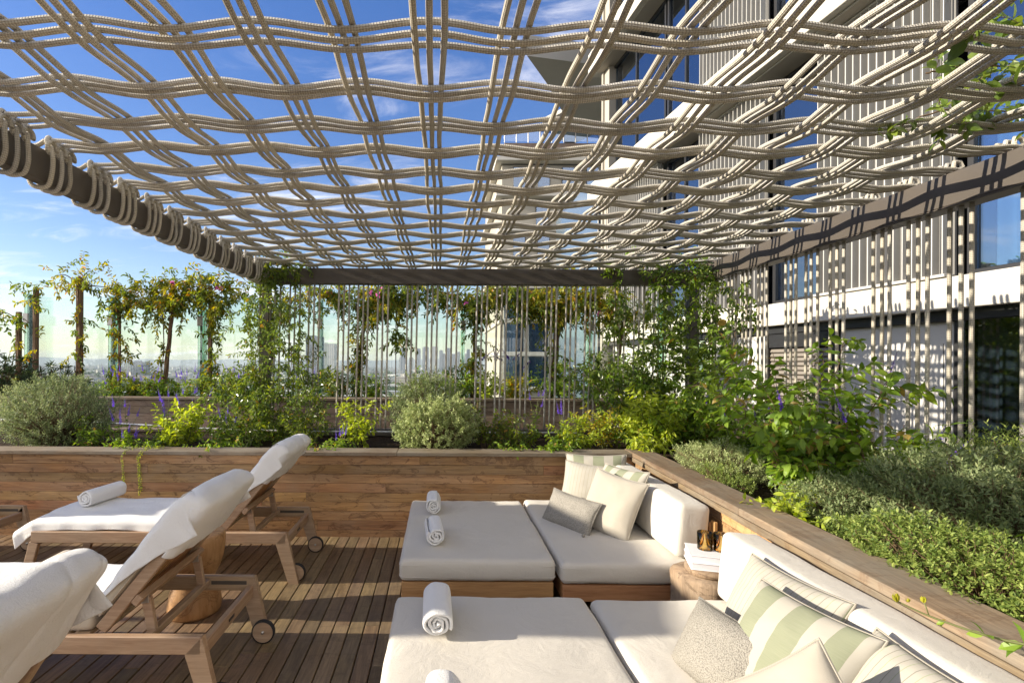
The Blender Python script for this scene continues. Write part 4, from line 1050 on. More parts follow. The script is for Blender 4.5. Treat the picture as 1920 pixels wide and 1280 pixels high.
# ---- pillows
def pillow(name, label, c, w, h, T, n, mat, roll_=0, up=(0, 0, 1), seed=0, mat2=None, bend=0, zip_=False):
    n = nrm(np.array(n, float)); u_ = np.cross(np.array(up, float), n); u_ = nrm(u_); v_ = np.cross(n, u_)
    cr, sr = math.cos(roll_), math.sin(roll_); U = u_*cr+v_*sr; V_ = -u_*sr+v_*cr
    R = np.stack([U, V_, n], 1); N = 30; tt = np.sin(np.linspace(-PI/2, PI/2, N))*.35+np.linspace(-1, 1, N)*.65
    uu, vv = np.meshgrid(tt, tt, indexing='ij')
    x = w/2*uu*(1-.075*(1-vv**2)*np.abs(uu)**1.5); y = h/2*vv*(1-.075*(1-uu**2)*np.abs(vv)**1.5)
    z = T*(np.maximum(0, (1-np.abs(uu)**2.6)*(1-np.abs(vv)**2.6)))**.55
    wr = np.array([[.35*nz((a*2.1, b*2.1, seed))+.16*nz((a*6+b*3, b*6, seed+4)) for a, b in zip(r1, r2)] for r1, r2 in zip(uu, vv)])
    crease = .10*np.sin(uu*vv*9+seed)*np.abs(uu*vv)
    z1 = z*(1+.30*wr+crease); z2 = z*(1-.2*wr)
    sag = -.02*(1-vv)*.5-bend*((uu)**2)
    root = empty(name, label, 'pillow', c, 0, 'pillows on the sofas')
    uvs = np.stack([(uu+1)/2, (vv+1)/2], -1)
    mb = MB(); grid(mb, np.stack([x, y, z1+sag], -1)@R.T, uvs); grid(mb, np.stack([x, y, -z2+sag], -1)@R.T, uvs, flip=True, mi=1 if mat2 else 0)
    b = mb.build('cover', [M[mat]]+([M[mat2]] if mat2 else []), root); weld(b, 2e-4)
    e = []
    for k in range(N): e.append((x[k, 0], y[k, 0], sag[k, 0]))
    for k in range(1, N): e.append((x[-1, k], y[-1, k], sag[-1, k]))
    for k in range(N-2, -1, -1): e.append((x[k, -1], y[k, -1], sag[k, -1]))
    for k in range(N-2, -1, -1): e.append((x[0, k], y[0, k], sag[0, k]))
    mb = MB(); tube(mb, np.array(e)@R.T, .0035, 6, cap=False); mb.build('piping', M['linen' if mat != 'boucle' else 'boucle'], root)
    return root
pillow('pillow', 'green and cream block-striped pillow at the back left of the far sofa', (1.25, 4.01, .575), .47, .42, .075, (-.30, -.90, .42), 'wide_stripe', .04, seed=1)
pillow('pillow', 'cream pillow with fine lines, between the grey lumbar and the back green stripes', (1.125, 3.80, .555), .42, .40, .075, (-.45, -.80, .50), 'fine_stripe', -.05, seed=2)
pillow('pillow', 'green and cream striped pillow behind the plain beige one on the far sofa', (1.245, 3.56, .565), .46, .44, .075, (-.84, -.28, .46), 'wide_stripe', .05, seed=3)
pillow('pillow', 'plain beige pillow with a piped edge on the far sofa', (1.145, 3.375, .560), .42, .42, .075, (-.72, -.50, .46), 'linen', -.10, seed=4)
pillow('lumbar_pillow', 'grey nubby lumbar pillow with a soft ball corner on the far sofa', (.90, 3.49, .475), .46, .25, .06, (-.72, -.42, .55), 'boucle', -.02, seed=5)
mb = MB(); lathe(mb, [(.012*math.sin(a), -.012*math.cos(a)) for a in np.linspace(0, PI, 9)], (0, 0, 0), 12)
o = mb.build('pompom', M['boucle']); o.parent = [x for x in bpy.data.objects if x.name.startswith('lumbar_pillow')][0]; o.location = (.03, -.24, -.082)
pillow('pillow', 'thin grey-striped pillow leaning on the near back cushion, left of the green stripes', (1.225, 1.86, .545), .45, .41, .075, (-.82, -.12, .55), 'line_stripe', .0, seed=6)
pillow('pillow', 'green and cream block-striped pillow in the middle of the near sofa', (1.10, 1.60, .560), .41, .41, .085, (-.76, -.22, .62), 'wide_stripe', -.03, seed=7)
pillow('pillow', 'thin grey-striped pillow in the lower right, right of the green stripes', (1.20, 1.30, .545), .42, .41, .075, (-.80, -.05, .60), 'line_stripe', -.03, seed=8)
pillow('pillow', 'plain beige pillow standing on its corner at the bottom edge', (.92, 1.29, .51), .40, .40, .08, (-.88, -.40, .40), 'linen', math.radians(47), seed=9)
pillow('lumbar_pillow', 'grey nubby lumbar pillow bent on the near sofa', (.975, 1.74, .50), .48, .27, .065, (-.80, -.18, .60), 'boucle', .02, seed=10, bend=.05)

# ---- stump table with slab, books and glasses
mb = MB(); pr = [(0, 0), (.155, 0), (.160, .03), (.152, .2), (.150, .33), (.156, .40), (.150, .417), (0, .420)]
lathe(mb, pr, sides=40, wob=lambda a: .05*np.sin(3*a+.6)+.03*np.sin(7*a+2)+.012*np.sin(17*a))
o = mb.build('stump_table', M['stump']); o.location = (1.385, 2.625, 0); tag(o, 'rough tree stump side table between the two sofas', 'side table')
mb = MB(); pr = [(0, 0), (.118, 0), (.125, .005), (.124, .026), (.118, .031), (0, .032)]; lathe(mb, pr, sides=40, wob=lambda a: .06*np.sin(2*a)+.03*np.sin(5*a+2))
o = mb.build('wood_slab', M['stump']); o.location = (1.415, 2.635, .4205); tag(o, 'round bark-edged wood slab on top of the stump table', 'wood slab')
def book(loc, w, d, h, rz, label):
    r = empty('book', label, 'book', loc, rz, 'white books on the stump')
    mb = MB(); bb(mb, -w/2, w/2, -d/2, d/2, 0, .003, .0008); bb(mb, -w/2, w/2, -d/2, d/2, h-.003, h, .0008); bb(mb, w/2-.003, w/2, -d/2, d/2, .0031, h-.0031, .0008); mb.build('book_cover', M['paper'], r, False)
    mb = MB(); bb(mb, -w/2+.004, w/2-.0035, -d/2+.004, d/2-.004, .0031, h-.0031, .0005); mb.build('page_block', M['pages'], r, False)
book((1.428, 2.635, .453), .235, .20, .036, math.radians(-16), 'thick white book, the lower one under the amber glasses')
book((1.425, 2.637, .4895), .23, .19, .034, math.radians(-18), 'thick white book, the upper one the amber glasses stand on')
def tumbler(loc, label):
    mb = MB(); lathe(mb, [(0, .0), (.034, 0), (.0365, .004), (.038, .09), (.0365, .0905), (.0345, .09), (.0335, .012), (0, .010)], sides=36)
    o = mb.build('glass_tumbler', M['amber']); o.location = loc; tag(o, label, 'glass', 'amber glasses')
    mb = MB()
tumbler((1.405, 2.665, .524), 'amber glass tumbler on the books, the left and fully visible one')
tumbler((1.478, 2.640, .524), 'amber glass tumbler on the books, half hidden by the near back cushion')
# ================================================================ PLANTS
def leaves(mb, P, D, L, wr=.42, fold=.22, curl=.18, up=(0, 0, 1), mi=0, jitter=.6, fine=False):
    P = np.asarray(P, float); D = nrm(D); n = len(P)
    if n == 0: return
    L = np.broadcast_to(np.asarray(L, float), (n,))[:, None]
    U = np.asarray(up, float)+rng.normal(0, jitter, (n, 3))
    S = nrm(np.cross(D, U)); Nn = np.cross(S, D); w = L*wr*rng.uniform(.8, 1.15, (n, 1))*.5
    c = curl*L
    if not fine:
        V = np.stack([P, P+D*L*.30+S*w*.85+Nn*w*fold, P+D*L*.68+S*w*.75+Nn*(w*fold-c*.25), P+D*L-Nn*c,
                      P+D*L*.30-S*w*.85+Nn*w*fold, P+D*L*.68-S*w*.75+Nn*(w*fold-c*.25)], 1)
        f = np.array([[0, 1, 2, 3], [0, 3, 5, 4]])
        mb.add(V.reshape(-1, 3), (f[None]+np.arange(n)[:, None, None]*6).reshape(-1, 4), mi=mi)
    else:
        V = [P]
        for a, b, cc in ((.22, .72, .02), (.48, 1.0, .16), (.76, .68, .45)):
            mid = P+D*L*a-Nn*c*cc
            V += [mid, mid+S*w*b+Nn*w*fold*b, mid-S*w*b+Nn*w*fold*b]
        V.append(P+D*L-Nn*c)
        V = np.stack(V, 1)
        tr = np.array([[0, 2, 1], [0, 1, 3], [7, 8, 10], [7, 10, 9]][:2]+[[7, 8, 10-0], [7, 9, 9]][:0])
        tris = np.array([[0, 2, 1], [0, 1, 3], [7, 8, 9+1-0], [7, 10, 9]])
        # vertex order: 0 base,1 m1,2 l1,3 r1,4 m2,5 l2,6 r2,7 m3,8 l3,9 r3,10 tip
        tris = np.array([[0, 2, 1], [0, 1, 3], [7, 8, 10], [7, 10, 9]])
        q = np.array([[1, 2, 5, 4], [1, 4, 6, 3], [4, 5, 8, 7], [4, 7, 9, 6]])
        o = np.arange(n)[:, None, None]*11
        mb.add(V.reshape(-1, 3), [(q[None]+o).reshape(-1, 4), (tris[None]+o).reshape(-1, 3)], mi=mi)
def walk(p, d, n, step, wander=.25, grav=0.0, tgt=None):
    P = [np.array(p, float)]; d = nrm(np.array(d, float))
    for _ in range(n):
        d = nrm(d+rng.normal(0, wander, 3)+np.array([0, 0, -grav])); P.append(P[-1]+d*step)
    return np.array(P)
def leafy_stem(lf, P, gap, L, ang=.9, pair=2, start=.15, wr=.42, droop=.3, curl=.2, fine=False, mi=0, fold=.22):
    seg = np.linalg.norm(np.diff(P, axis=0), axis=1); s = np.concatenate([[0], np.cumsum(seg)]); tot = s[-1]
    if tot < gap: return
    t = np.arange(tot*start, tot, gap)+rng.uniform(-gap*.3, gap*.3, len(np.arange(tot*start, tot, gap))); t = np.clip(t, 0, tot)
    Q = np.stack([np.interp(t, s, P[:, i]) for i in range(3)], 1)
    T = nrm(np.stack([np.interp(t, (s[1:]+s[:-1])/2, np.diff(P, axis=0)[:, i]/np.maximum(seg, 1e-6)) for i in range(3)], 1))
    A = nrm(np.cross(T, rng.normal(0, 1, (1, 3))+rng.normal(0, .5, (len(t), 3)))); B = np.cross(T, A)
    for k in range(pair):
        ph = rng.uniform(0, 2*PI, len(t)) if pair == 1 else np.arange(len(t))*PI/2+k*2*PI/pair
        R = A*np.cos(ph)[:, None]+B*np.sin(ph)[:, None]
        D = T*math.cos(ang)+R*math.sin(ang)+np.array([0, 0, -droop])
        leaves(lf, Q, D, L*rng.uniform(.6, 1.2, len(t)), wr, fold, curl, fine=fine, mi=mi)
def finish(name, label, cat, loc, lf, st, lmats, smat, group=None, fl=None, flm=None, flname='flowers'):
    r = empty(name, label, cat, loc, 0, group)
    if st is not None and st.n: st.build('stem' if cat != 'vine' else 'stem', smat, r, True, loc)
    if lf.n: lf.build('foliage', lmats, r, False, loc)
    for f_ in (fl if isinstance(fl, list) else [fl]):
        if f_ is not None and f_.n: f_.build(flname, flm, r, False, loc)
    return r
def shrub(label, base, h, spread, nst, L, mat, gap=.035, wr=.45, droop=.3, side=3, smat='stem', group=None, cat='shrub', lean=(0, 0), wander=.16, fine=False, name='leafy_shrub', curl=.22, fold=.22, start=.2, spikes=0, spike_h=.12):
    lf, st, fl = MB(), MB(), []; base = np.array(base, float)
    for i in range(nst):
        a = rng.uniform(0, 2*PI); rr = math.sqrt(rng.uniform(0, 1)); d = np.array([math.cos(a)*rr*spread/h+lean[0], math.sin(a)*rr*spread/h+lean[1], 1.])
        hh = h*rng.uniform(.6, 1.05); n = max(5, int(hh/.05)); P = walk(base+np.array([d[0], d[1], 0])*.08, d, n, hh/n, wander, .0)
        tube(st, P, np.linspace(.0045, .0018, len(P)), 4, cap=False); leafy_stem(lf, P, gap, L, .95, 2, start, wr, droop, curl, fine, fold=fold)
        for _ in range(side):
            k = rng.integers(int(len(P)*.25), len(P)-1); P2 = walk(P[k], rng.normal(0, 1, 3)*[1, 1, .5]+[d[0], d[1], .6], max(3, int(hh*.35/.04)), .04, wander*1.2)
            tube(st, P2, np.linspace(.0028, .0013, len(P2)), 3, cap=False); leafy_stem(lf, P2, gap*.8, L*.9, .9, 2, .1, wr, droop, curl, fine, fold=fold)
        if i < spikes: fl.append(MB()); spike(fl[-1], P[-1], nrm(P[-1]-P[-3]+[0, 0, .05]), spike_h*rng.uniform(.7, 1.2), st)
    return finish(name, label, cat, base, lf, st, [M[mat]], M[smat], group, fl, M['purple'], 'flower_spike')
def spike(fl, p, d, h, st, r=.011):
    p = np.array(p); d = nrm(d); n = int(h/.009); tube(st, [p, p+d*h*.5, p+d*h], .0013, 3, cap=False)
    k = 7; t = np.repeat(np.arange(n)*.009+.004, k); a = rng.uniform(0, 2*PI, n*k)
    A = nrm(np.cross(d, [.3, .8, .1])); B = np.cross(d, A); R = A*np.cos(a)[:, None]+B*np.sin(a)[:, None]
    rad = r*np.clip(1.15-t/h, .25, 1)
    leaves(fl, p+d*t[:, None], R+d*.45, rad*rng.uniform(.8, 1.5, n*k), .75, .3, .1)
def salvia(label, base, h, nsp, spread=.10, group='purple salvias', leafL=.045, sh=.14, lf_mat='lf_sage'):
    lf, st, fl = MB(), MB(), []; base = np.array(base, float)
    for i in range(nsp):
        a = rng.uniform(0, 2*PI); d = np.array([math.cos(a)*spread/h, math.sin(a)*spread/h, 1.]); hh = h*rng.uniform(.7, 1.05)
        P = walk(base+rng.normal(0, .02, 3)*[1, 1, 0], d, 9, (hh-sh*.7)/9, .07); tube(st, P, .0022, 4, cap=False); leafy_stem(lf, P[:8], .035, leafL, 1.0, 2, .05, .45, .25)
        fl.append(MB()); spike(fl[-1], P[-1], nrm(P[-1]-P[-2]+[0, 0, .02]), sh*rng.uniform(.7, 1.1), st)
    for i in range(5):
        P = walk(base, [rng.normal(), rng.normal(), 1.2], 4, .035, .2); leafy_stem(lf, P, .02, leafL*1.1, 1, 2, .1, .5, .2)
    return finish('salvia', label, 'flower', base, lf, st, [M[lf_mat]], M['stem'], group, fl, M['purple'], 'flower_spike')
def rosemary(label, c, rad, n, mat, L=.016, twig=.085, name='rosemary_bush', dens=15, wr=.24, zmin=-.9, upb=.8, cat='shrub', group=None, wid=1.0, tmin=.78):
    """dome of short leafy twigs; c centre, rad half sizes"""
    c = np.array(c, float); rad = np.array(rad, float); lf, st = MB(), MB()
    dr = nrm(rng.normal(0, 1, (n*2, 3))); dr = dr[dr[:, 2] > zmin][:n]; n = len(dr)
    rr = np.where(rng.random(n) < .7, rng.uniform(tmin, 1.0, n), rng.uniform(.35, .9, n))
    lump = np.array([1+.26*nz(d, 2.1, c[0]*7)+.18*nz(d, 5, c[1]*3) for d in dr])
    tip = c+dr*rad*(rr*lump)[:, None]; ax = nrm(dr*[1, 1, .6]+[0, 0, upb]+rng.normal(0, .22, (n, 3)))
    tl = twig*rng.uniform(.6, 1.2, n); b = tip-ax*tl[:, None]
    t = np.tile(np.linspace(.1, 1, dens), n); i = np.repeat(np.arange(n), dens); a = np.tile(np.arange(dens)*2.4, n)+rng.uniform(0, 6, n)[i]
    A = nrm(np.cross(ax, [.31, .2, .9])); B = np.cross(ax, A); R = A[i]*np.cos(a)[:, None]+B[i]*np.sin(a)[:, None]
    el = np.where(t > .85, .55, 1.1)
    D = ax[i]*np.cos(el)[:, None]+R*np.sin(el)[:, None]
    leaves(lf, b[i]+ax[i]*(t*tl[i])[:, None], D, L*rng.uniform(.7, 1.15, n*dens)*wid, wr, .1, .05, jitter=.3)
    base = np.array([c[0], c[1], c[2]-rad[2]*.85])
    for k in range(0, n, 3):
        mid = (base*.35+b[k]*.65)+rng.normal(0, .01, 3); tube(st, [base*.8+b[k]*.2, mid, b[k], tip[k]-ax[k]*tl[k]*.3], [.003, .0022, .0015, .001], 3, cap=False)
    return finish(name, label, cat, base, lf, st, [M[mat]], M['twig'], group)
def vine(label, guides, L, mat, n_t, tl, group=None, gap=.03, grav=.12, rad=.06, trunk=None, name='climbing_vine', cat='vine', wr=.42, flowers=0, wander=.3, pair=2, droop=.35, up=.15, loc=None, fine=False, smat='twig', mat2=None, n2=0, outw=(0, 0, 0)):
    """tendrils with leaves sprouting along guide curves [(points, radius, weight)]"""
    lf, st, fl = MB(), MB(), MB(); Ls = []
    if loc is None: loc = guides[0][0][0]
    for gpts, gr, wt in guides:
        G = smooth_path(gpts, 40); Ls.append((G, gr, wt)); tube(st, G+rng.normal(0, .003, G.shape), .0035, 4, cap=False)
    tot = sum(w for _, _, w in Ls)
    for G, gr, wt in Ls:
        for _ in range(int(n_t*wt/tot)):
            p = G[rng.integers(0, len(G))]+rng.normal(0, gr, 3); d = rng.normal(0, 1, 3)+[0, 0, up]+np.array(outw)
            m = max(3, int(tl*rng.uniform(.4, 1.2)/.03)); P = walk(p, d, m, .03, wander, grav)
            tube(st, P, .0012, 3, cap=False); leafy_stem(lf, P, gap, L, .95, pair, .0, wr, droop, .25, fine, mi=(1 if mat2 and rng.random() < n2 else 0))
    for _ in range(0):
        G, gr, wt = Ls[rng.integers(0, len(Ls))]; p = G[rng.integers(0, len(G))]+rng.normal(0, gr*1.2, 3)+[0, -.05, 0]
        D = rng.normal(0, 1, (7, 3))+[0, -1, 0]; leaves(fl, np.repeat(p[None], 7, 0), D, .035, .8, .3, .2)
    r = finish(name, label, cat, np.array(loc, float), lf, st, [M[mat]]+([M[mat2]] if mat2 else []), M[smat], group, fl if flowers else None, M['pink'])
    return r

SZ = .665
# --- front planter, left to right
rosemary('large rounded rosemary bush at the far left of the near planter', (-3.72, 4.95, 1.0), (.54, .42, .385), 1700, 'lf_rose', .027, .10, wr=.40, dens=13)
rosemary('pale rosemary twigs behind the large left rosemary bush, at the left edge', (-4.40, 5.35, .98), (.30, .25, .34), 420, 'lf_rosel', .025, .09, wr=.3, dens=12)
shrub('low leafy green herb tucked against the right side of the left rosemary', (-3.27, 4.72, SZ), .36, .14, 9, .05, 'lf_sage', .035)
salvia('purple salvia nearest the left rosemary bush', (-3.02, 4.82, SZ), .50, 6, .10)
salvia('purple salvia with tall spikes, left of the lime shrub', (-2.70, 5.0, SZ), .58, 7, .14)
salvia('purple salvia low beside the lime shrub, on its left', (-2.88, 4.66, SZ), .34, 5, .12)
salvia('purple salvia rising behind the lime shrub', (-2.55, 5.25, SZ), .62, 6, .13)
shrub('bright lime leafy shrub in the near planter between purple salvias', (-2.44, 4.78, SZ), .52, .24, 16, .062, 'lf_lime', .035, .55, name='lime_shrub', droop=.4)
salvia('purple salvia right of the lime shrub', (-2.12, 4.95, SZ), .42, 4, .12)
shrub('low dark green herb at the foot of the lime shrub', (-2.78, 4.58, SZ), .17, .22, 12, .04, 'lf_sage', .03, .6)
shrub('low green ground herb between the lime shrub and the jasmine post', (-2.05, 4.62, SZ), .15, .26, 14, .035, 'lf_sage', .03, .6)
shrub('yellow-green shrub under the jasmine, right of its post', (-1.30, 4.95, SZ), .48, .22, 12, .05, 'lf_vine', .035)
shrub('lime leafy plant just left of the middle rosemary', (-.80, 4.92, SZ), .50, .16, 11, .058, 'lf_lime', .038, .55, name='lime_shrub')
salvia('low purple salvia left of the middle rosemary', (-.93, 4.68, SZ), .30, 4, .12)
shrub('low green herb at the planter edge left of the middle rosemary', (-1.05, 4.56, SZ), .15, .2, 10, .035, 'lf_sage', .03, .6)
rosemary('tall grey-green rosemary behind the pale rosemary in the middle', (-.10, 5.20, 1.0), (.46, .30, .42), 1000, 'lf_rose', .028, .09, wr=.46, dens=13)
rosemary('pale rounded rosemary in the middle of the near planter', (-.03, 4.74, .90), (.43, .29, .30), 1000, 'lf_rosel', .028, .07, wr=.52, dens=13)
shrub('reddish-green rose shrub right of the middle rosemary', (.46, 4.90, SZ), .50, .30, 20, .042, 'lf_vine', .035, .55, smat='twig', name='rose_shrub')
shrub('small bright rose shrub, further right of the middle rosemary', (.74, 4.75, SZ), .36, .20, 12, .042, 'lf_vine', .035, .55, smat='twig', name='rose_shrub')
shrub('lime and yellow leafy shrub left of the corner climber', (1.32, 4.80, SZ), .36, .24, 16, .052, 'lf_lime', .035, .55, name='lime_shrub')
shrub('yellow-green shrub touching the corner climber', (1.62, 4.98, SZ), .50, .22, 12, .05, 'lf_yel', .038, .5)
salvia('tall purple salvia before the rope screen, right of the rose shrubs', (1.14, 4.78, SZ), .56, 3, .05)
salvia('purple salvia with long dark spikes, left of the tall right one', (1.0, 5.4, SZ), .66, 4, .08)
shrub('low broad-leaved herb at the planter edge under the tall salvia', (1.08, 4.56, SZ), .17, .18, 9, .045, 'lf_sage', .03, .6)
shrub('low broad-leaved herb at the planter edge beside the rose shrub', (.70, 4.55, SZ), .13, .16, 8, .04, 'lf_sage', .03, .6)

# --- jasmine on the back left post and along the beam
PXc = XL-.03
vine('glossy jasmine climbing the back left pergola post in a thick column',
     [([(PXc, 5.66, .68), (PXc-.06, 5.62, 1.3), (PXc, 5.6, 1.9), (PXc+.05, 5.6, 2.45)], .12, 5),
      ([(PXc+.1, 5.5, .68), (PXc+.30, 5.45, 1.1), (PXc+.38, 5.5, 1.6), (PXc+.2, 5.6, 2.1)], .11, 4),
      ([(PXc-.15, 5.4, .68), (PXc-.28, 5.35, 1.0), (PXc-.24, 5.45, 1.4)], .11, 3),
      ([(PXc+.3, 5.4, .68), (PXc+.62, 5.3, .95), (PXc+.7, 5.4, 1.3)], .11, 2.4),
      ([(PXc, 5.15, .68), (PXc+.05, 5.1, .85), (PXc+.1, 5.15, 1.15)], .14, 2.6),
      ([(PXc, 5.62, 2.3), (PXc+.18, 5.6, 2.52), (PXc+.45, 5.64, 2.62)], .05, 1.2)], .050, 'lf_jas', 640, .26, gap=.028, rad=.1, wr=.48, loc=(PXc, 5.62, SZ), name='jasmine_climber', mat2='lf_vine', n2=.3)
# --- climber in the back right corner
vine('dense glossy climber filling the back right corner of the pergola',
     [([(2.55, 5.5, .68), (2.52, 5.45, 1.2), (2.55, 5.5, 1.75), (2.62, 5.6, 2.1)], .15, 6),
      ([(2.25, 5.4, .68), (2.18, 5.4, 1.1), (2.24, 5.55, 1.35), (2.3, 5.6, 1.5)], .10, 2.2),
      ([(2.7, 5.2, .68), (2.78, 5.15, 1.2), (2.8, 5.2, 1.7), (2.82, 5.35, 2.2)], .10, 3.4),
      ([(2.05, 5.2, .68), (1.95, 5.25, 1.0), (1.86, 5.5, 1.4)], .11, 2.6),
      ([(2.8, 4.9, 1.2), (2.83, 4.85, 1.7), (2.84, 4.8, 2.2)], .06, .9),
      ([(1.98, 5.66, 2.6), (1.95, 5.62, 2.35), (1.96, 5.62, 2.05), (2.0, 5.6, 1.85)], .05, .8),
      ([(2.45, 5.66, 2.6), (2.4, 5.6, 2.45), (2.45, 5.6, 2.3)], .06, .7),
      ([(2.75, 5.6, 2.6), (2.74, 5.4, 2.45), (2.8, 5.2, 2.4)], .07, 1.0),
      ([(1.9, 5.5, .8), (1.75, 5.4, 1.15), (1.6, 5.5, 1.35), (1.5, 5.6, 1.45)], .06, .8)], .060, 'lf_jas', 760, .24, gap=.033, wr=.55, loc=(2.5, 5.5, SZ), name='jasmine_climber', mat2='lf_sage', n2=.35)
shrub('broad-leaved lime shrub cascading at the planter corner below the climber', (2.02, 4.82, SZ), .62, .42, 30, .07, 'lf_lime', .042, .52, name='lime_shrub', droop=.45, fold=.3)
shrub('broad-leaved green shrub in front of the corner climber, right of the lime one', (2.40, 4.75, SZ), .70, .36, 28, .066, 'lf_sage', .042, .5, droop=.4, fold=.3, spikes=4)
shrub('small broad-leaved plant hanging over the cap at the planter corner', (1.82, 4.50, SZ), .26, .22, 10, .06, 'lf_lime', .04, .55, name='lime_shrub', droop=.6)

# --- right planter
rosemary('low dark green thyme mound at the far end of the side planter', (2.07, 3.72, .78), (.30, .44, .17), 1200, 'lf_rosel', .016, .06, name='thyme_mound', dens=12, wr=.42)
rosemary('lime-tinted thyme mound in front of the dark one, near the planter cap', (1.90, 3.38, .73), (.14, .30, .11), 600, 'lf_thyme', .012, .045, name='thyme_mound', dens=12, wr=.5)
shrub('leafy shrub with drooping leaves before the rope screen, right of the corner', (2.55, 4.15, SZ), .66, .24, 15, .075, 'lf_sage', .045, .5, spikes=6, spike_h=.16, droop=.45, fine=True)
shrub('tall salvia shrub with big leaves and bare lower stems in the side planter', (2.38, 3.30, SZ), 1.06, .24, 18, .085, 'lf_sage', .045, .5, spikes=3, spike_h=.2, droop=.45, fine=True, side=4, start=.12, name='salvia_shrub', smat='twig')
shrub('smaller leafy shrub at the foot of the tall salvia, spilling over the cap', (2.15, 3.00, SZ), .46, .30, 14, .07, 'lf_sage', .045, .52, droop=.5, fine=True, name='salvia_shrub', smat='twig')
shrub('broad bright leafy shrub with two purple spikes before the rope screen', (2.55, 2.86, SZ), .56, .38, 26, .085, 'lf_sage', .05, .5, spikes=6, spike_h=.20, droop=.35, fine=True, name='salvia_shrub', smat='twig')
shrub('tiny lime seedling over the cap edge below the tall salvia', (1.84, 2.62, .68), .12, .12, 9, .05, 'lf_lime', .03, .55, fine=True, name='lime_shrub')
rosemary('big feathery grey-green rosemary in the side planter at the right', (2.36, 2.15, .88), (.40, .60, .29), 2000, 'lf_rose', .026, .11, dens=14, wr=.36)
rosemary('grey-green thyme filling the bed between the salvia shrub and the big rosemary', (2.12, 2.66, .78), (.26, .28, .15), 900, 'lf_rose', .02, .07, name='thyme_mound', dens=12, wr=.45)
shrub('leafy salvia seedlings low in the bed under the broad bright shrub', (2.28, 2.95, SZ), .34, .30, 14, .06, 'lf_sage', .04, .5, fine=True, name='salvia_shrub')
rosemary('sunlit rosemary tips along the rope screen behind the big right rosemary', (2.66, 2.20, 1.02), (.18, .62, .22), 1000, 'lf_thyme', .022, .11, dens=14, wr=.3, upb=1.2)
rosemary('bright lime thyme cascading over the cap in the lower right', (1.93, 1.78, .74), (.23, .70, .165), 2000, 'lf_thyme', .019, .055, name='thyme_mound', dens=12, wr=.5)
rosemary('small sprig of thyme crossing the cap in the lower right', (1.75, 2.05, .755), (.055, .08, .02), 90, 'lf_thyme', .012, .05, name='thyme_mound', dens=12, wr=.5)
shrub('reddish-stemmed plant with round leaves at the right edge', (2.12, 1.62, .70), .30, .10, 7, .07, 'lf_sage', .05, .7, fine=True, smat='twig')
# arching stalk with yellow buds at the lower right
lf, st, fl = MB(), MB(), MB(); G = smooth_path([(1.70, 1.02, .72), (1.55, 1.08, .86), (1.40, 1.22, .83), (1.30, 1.31, .84), (1.235, 1.36, .865)], 30)
tube(st, G, np.linspace(.0045, .002, 30), 6)
for k, L in ((3, .05), (6, .055), (8, .05), (10, .055), (12, .05), (14, .05), (17, .035), (21, .02)): leaves(lf, G[k:k+1].repeat(3, 0), rng.normal(0, 1, (3, 3))+[-.2, .1, .1], L, .5, .25, .25, fine=True)
tube(st, [G[23], G[23]+[-.005, .01, .035]], .0015, 5)
for p, s in ((G[-1], .026), (G[23]+[-.005, .01, .033], .018), (G[-3]+[.01, 0, .01], .012)):
    D = nrm(rng.normal(0, .14, (7, 3))+[-.1, 0, 1]); leaves(fl, p[None].repeat(7, 0)-[0, 0, .004], D, s, .45, .8, -.05)
t = leafmat('yellow_bud', [(.34, .36, .04), (.45, .42, .05)])
finish('rose_stalk', 'thin arching stalk with yellow buds leaning over the near back cushion', 'plant', (1.70, 1.02, .72), lf, st, [M['lf_sage']], M['stem'], None, fl, t, 'bud')
shrub('leafy plant overhanging the cap in the bottom right corner', (1.66, 1.06, .72), .16, .16, 9, .055, 'lf_sage', .035, .5, fine=True, lean=(-.3, .2))
# leaves over the roof ropes at the top right
vine('leafy vine lying over the roof ropes in the top right corner',
     [([(2.86, 2.35, 2.66), (2.55, 2.30, 2.66), (2.25, 2.25, 2.64), (2.02, 2.28, 2.56)], .03, 1.6), ([(2.86, 2.0, 2.68), (2.5, 2.0, 2.69), (2.2, 1.98, 2.68), (1.92, 2.0, 2.66)], .035, 1.6),
      ([(2.86, 1.9, 2.70), (2.4, 1.74, 2.73), (2.05, 1.66, 2.73), (1.80, 1.62, 2.70)], .035, 1.8), ([(2.4, 1.9, 2.72), (2.15, 1.78, 2.72), (2.0, 1.72, 2.72)], .05, 1)], .062, 'lf_jas', 84, .15, gap=.034, grav=.08, wr=.55, fine=True, loc=(2.86, 2.2, 2.6), mat2='lf_jas', n2=.4)
# trailing stems down the front planter
for x, zb, lab in ((-2.70, .42, 'short trailing green stem hanging down the planter boards'), (-2.565, .36, 'thicker pair of trailing green stems hanging down the planter boards')):
    lf, st = MB(), MB()
    for k in range(2 if zb < .4 else 1):
        G = smooth_path([(x+.16, 4.50, .742), (x+.05+.02*k, 4.36, .750), (x+.015*k, 4.29, .70), (x+.012*k-.01, 4.315, .58), (x-.005+.015*k, 4.32, zb+.03*k)], 30)
        tube(st, G, .0018, 4); leafy_stem(lf, G, .014, .017, 1.1, 2, .1, .5, .1)
    finish('trailing_stem', lab, 'plant', (x+.16, 4.5, .74), lf, st, [M['lf_lime']], M['stem'], 'trailing stems on the planter')

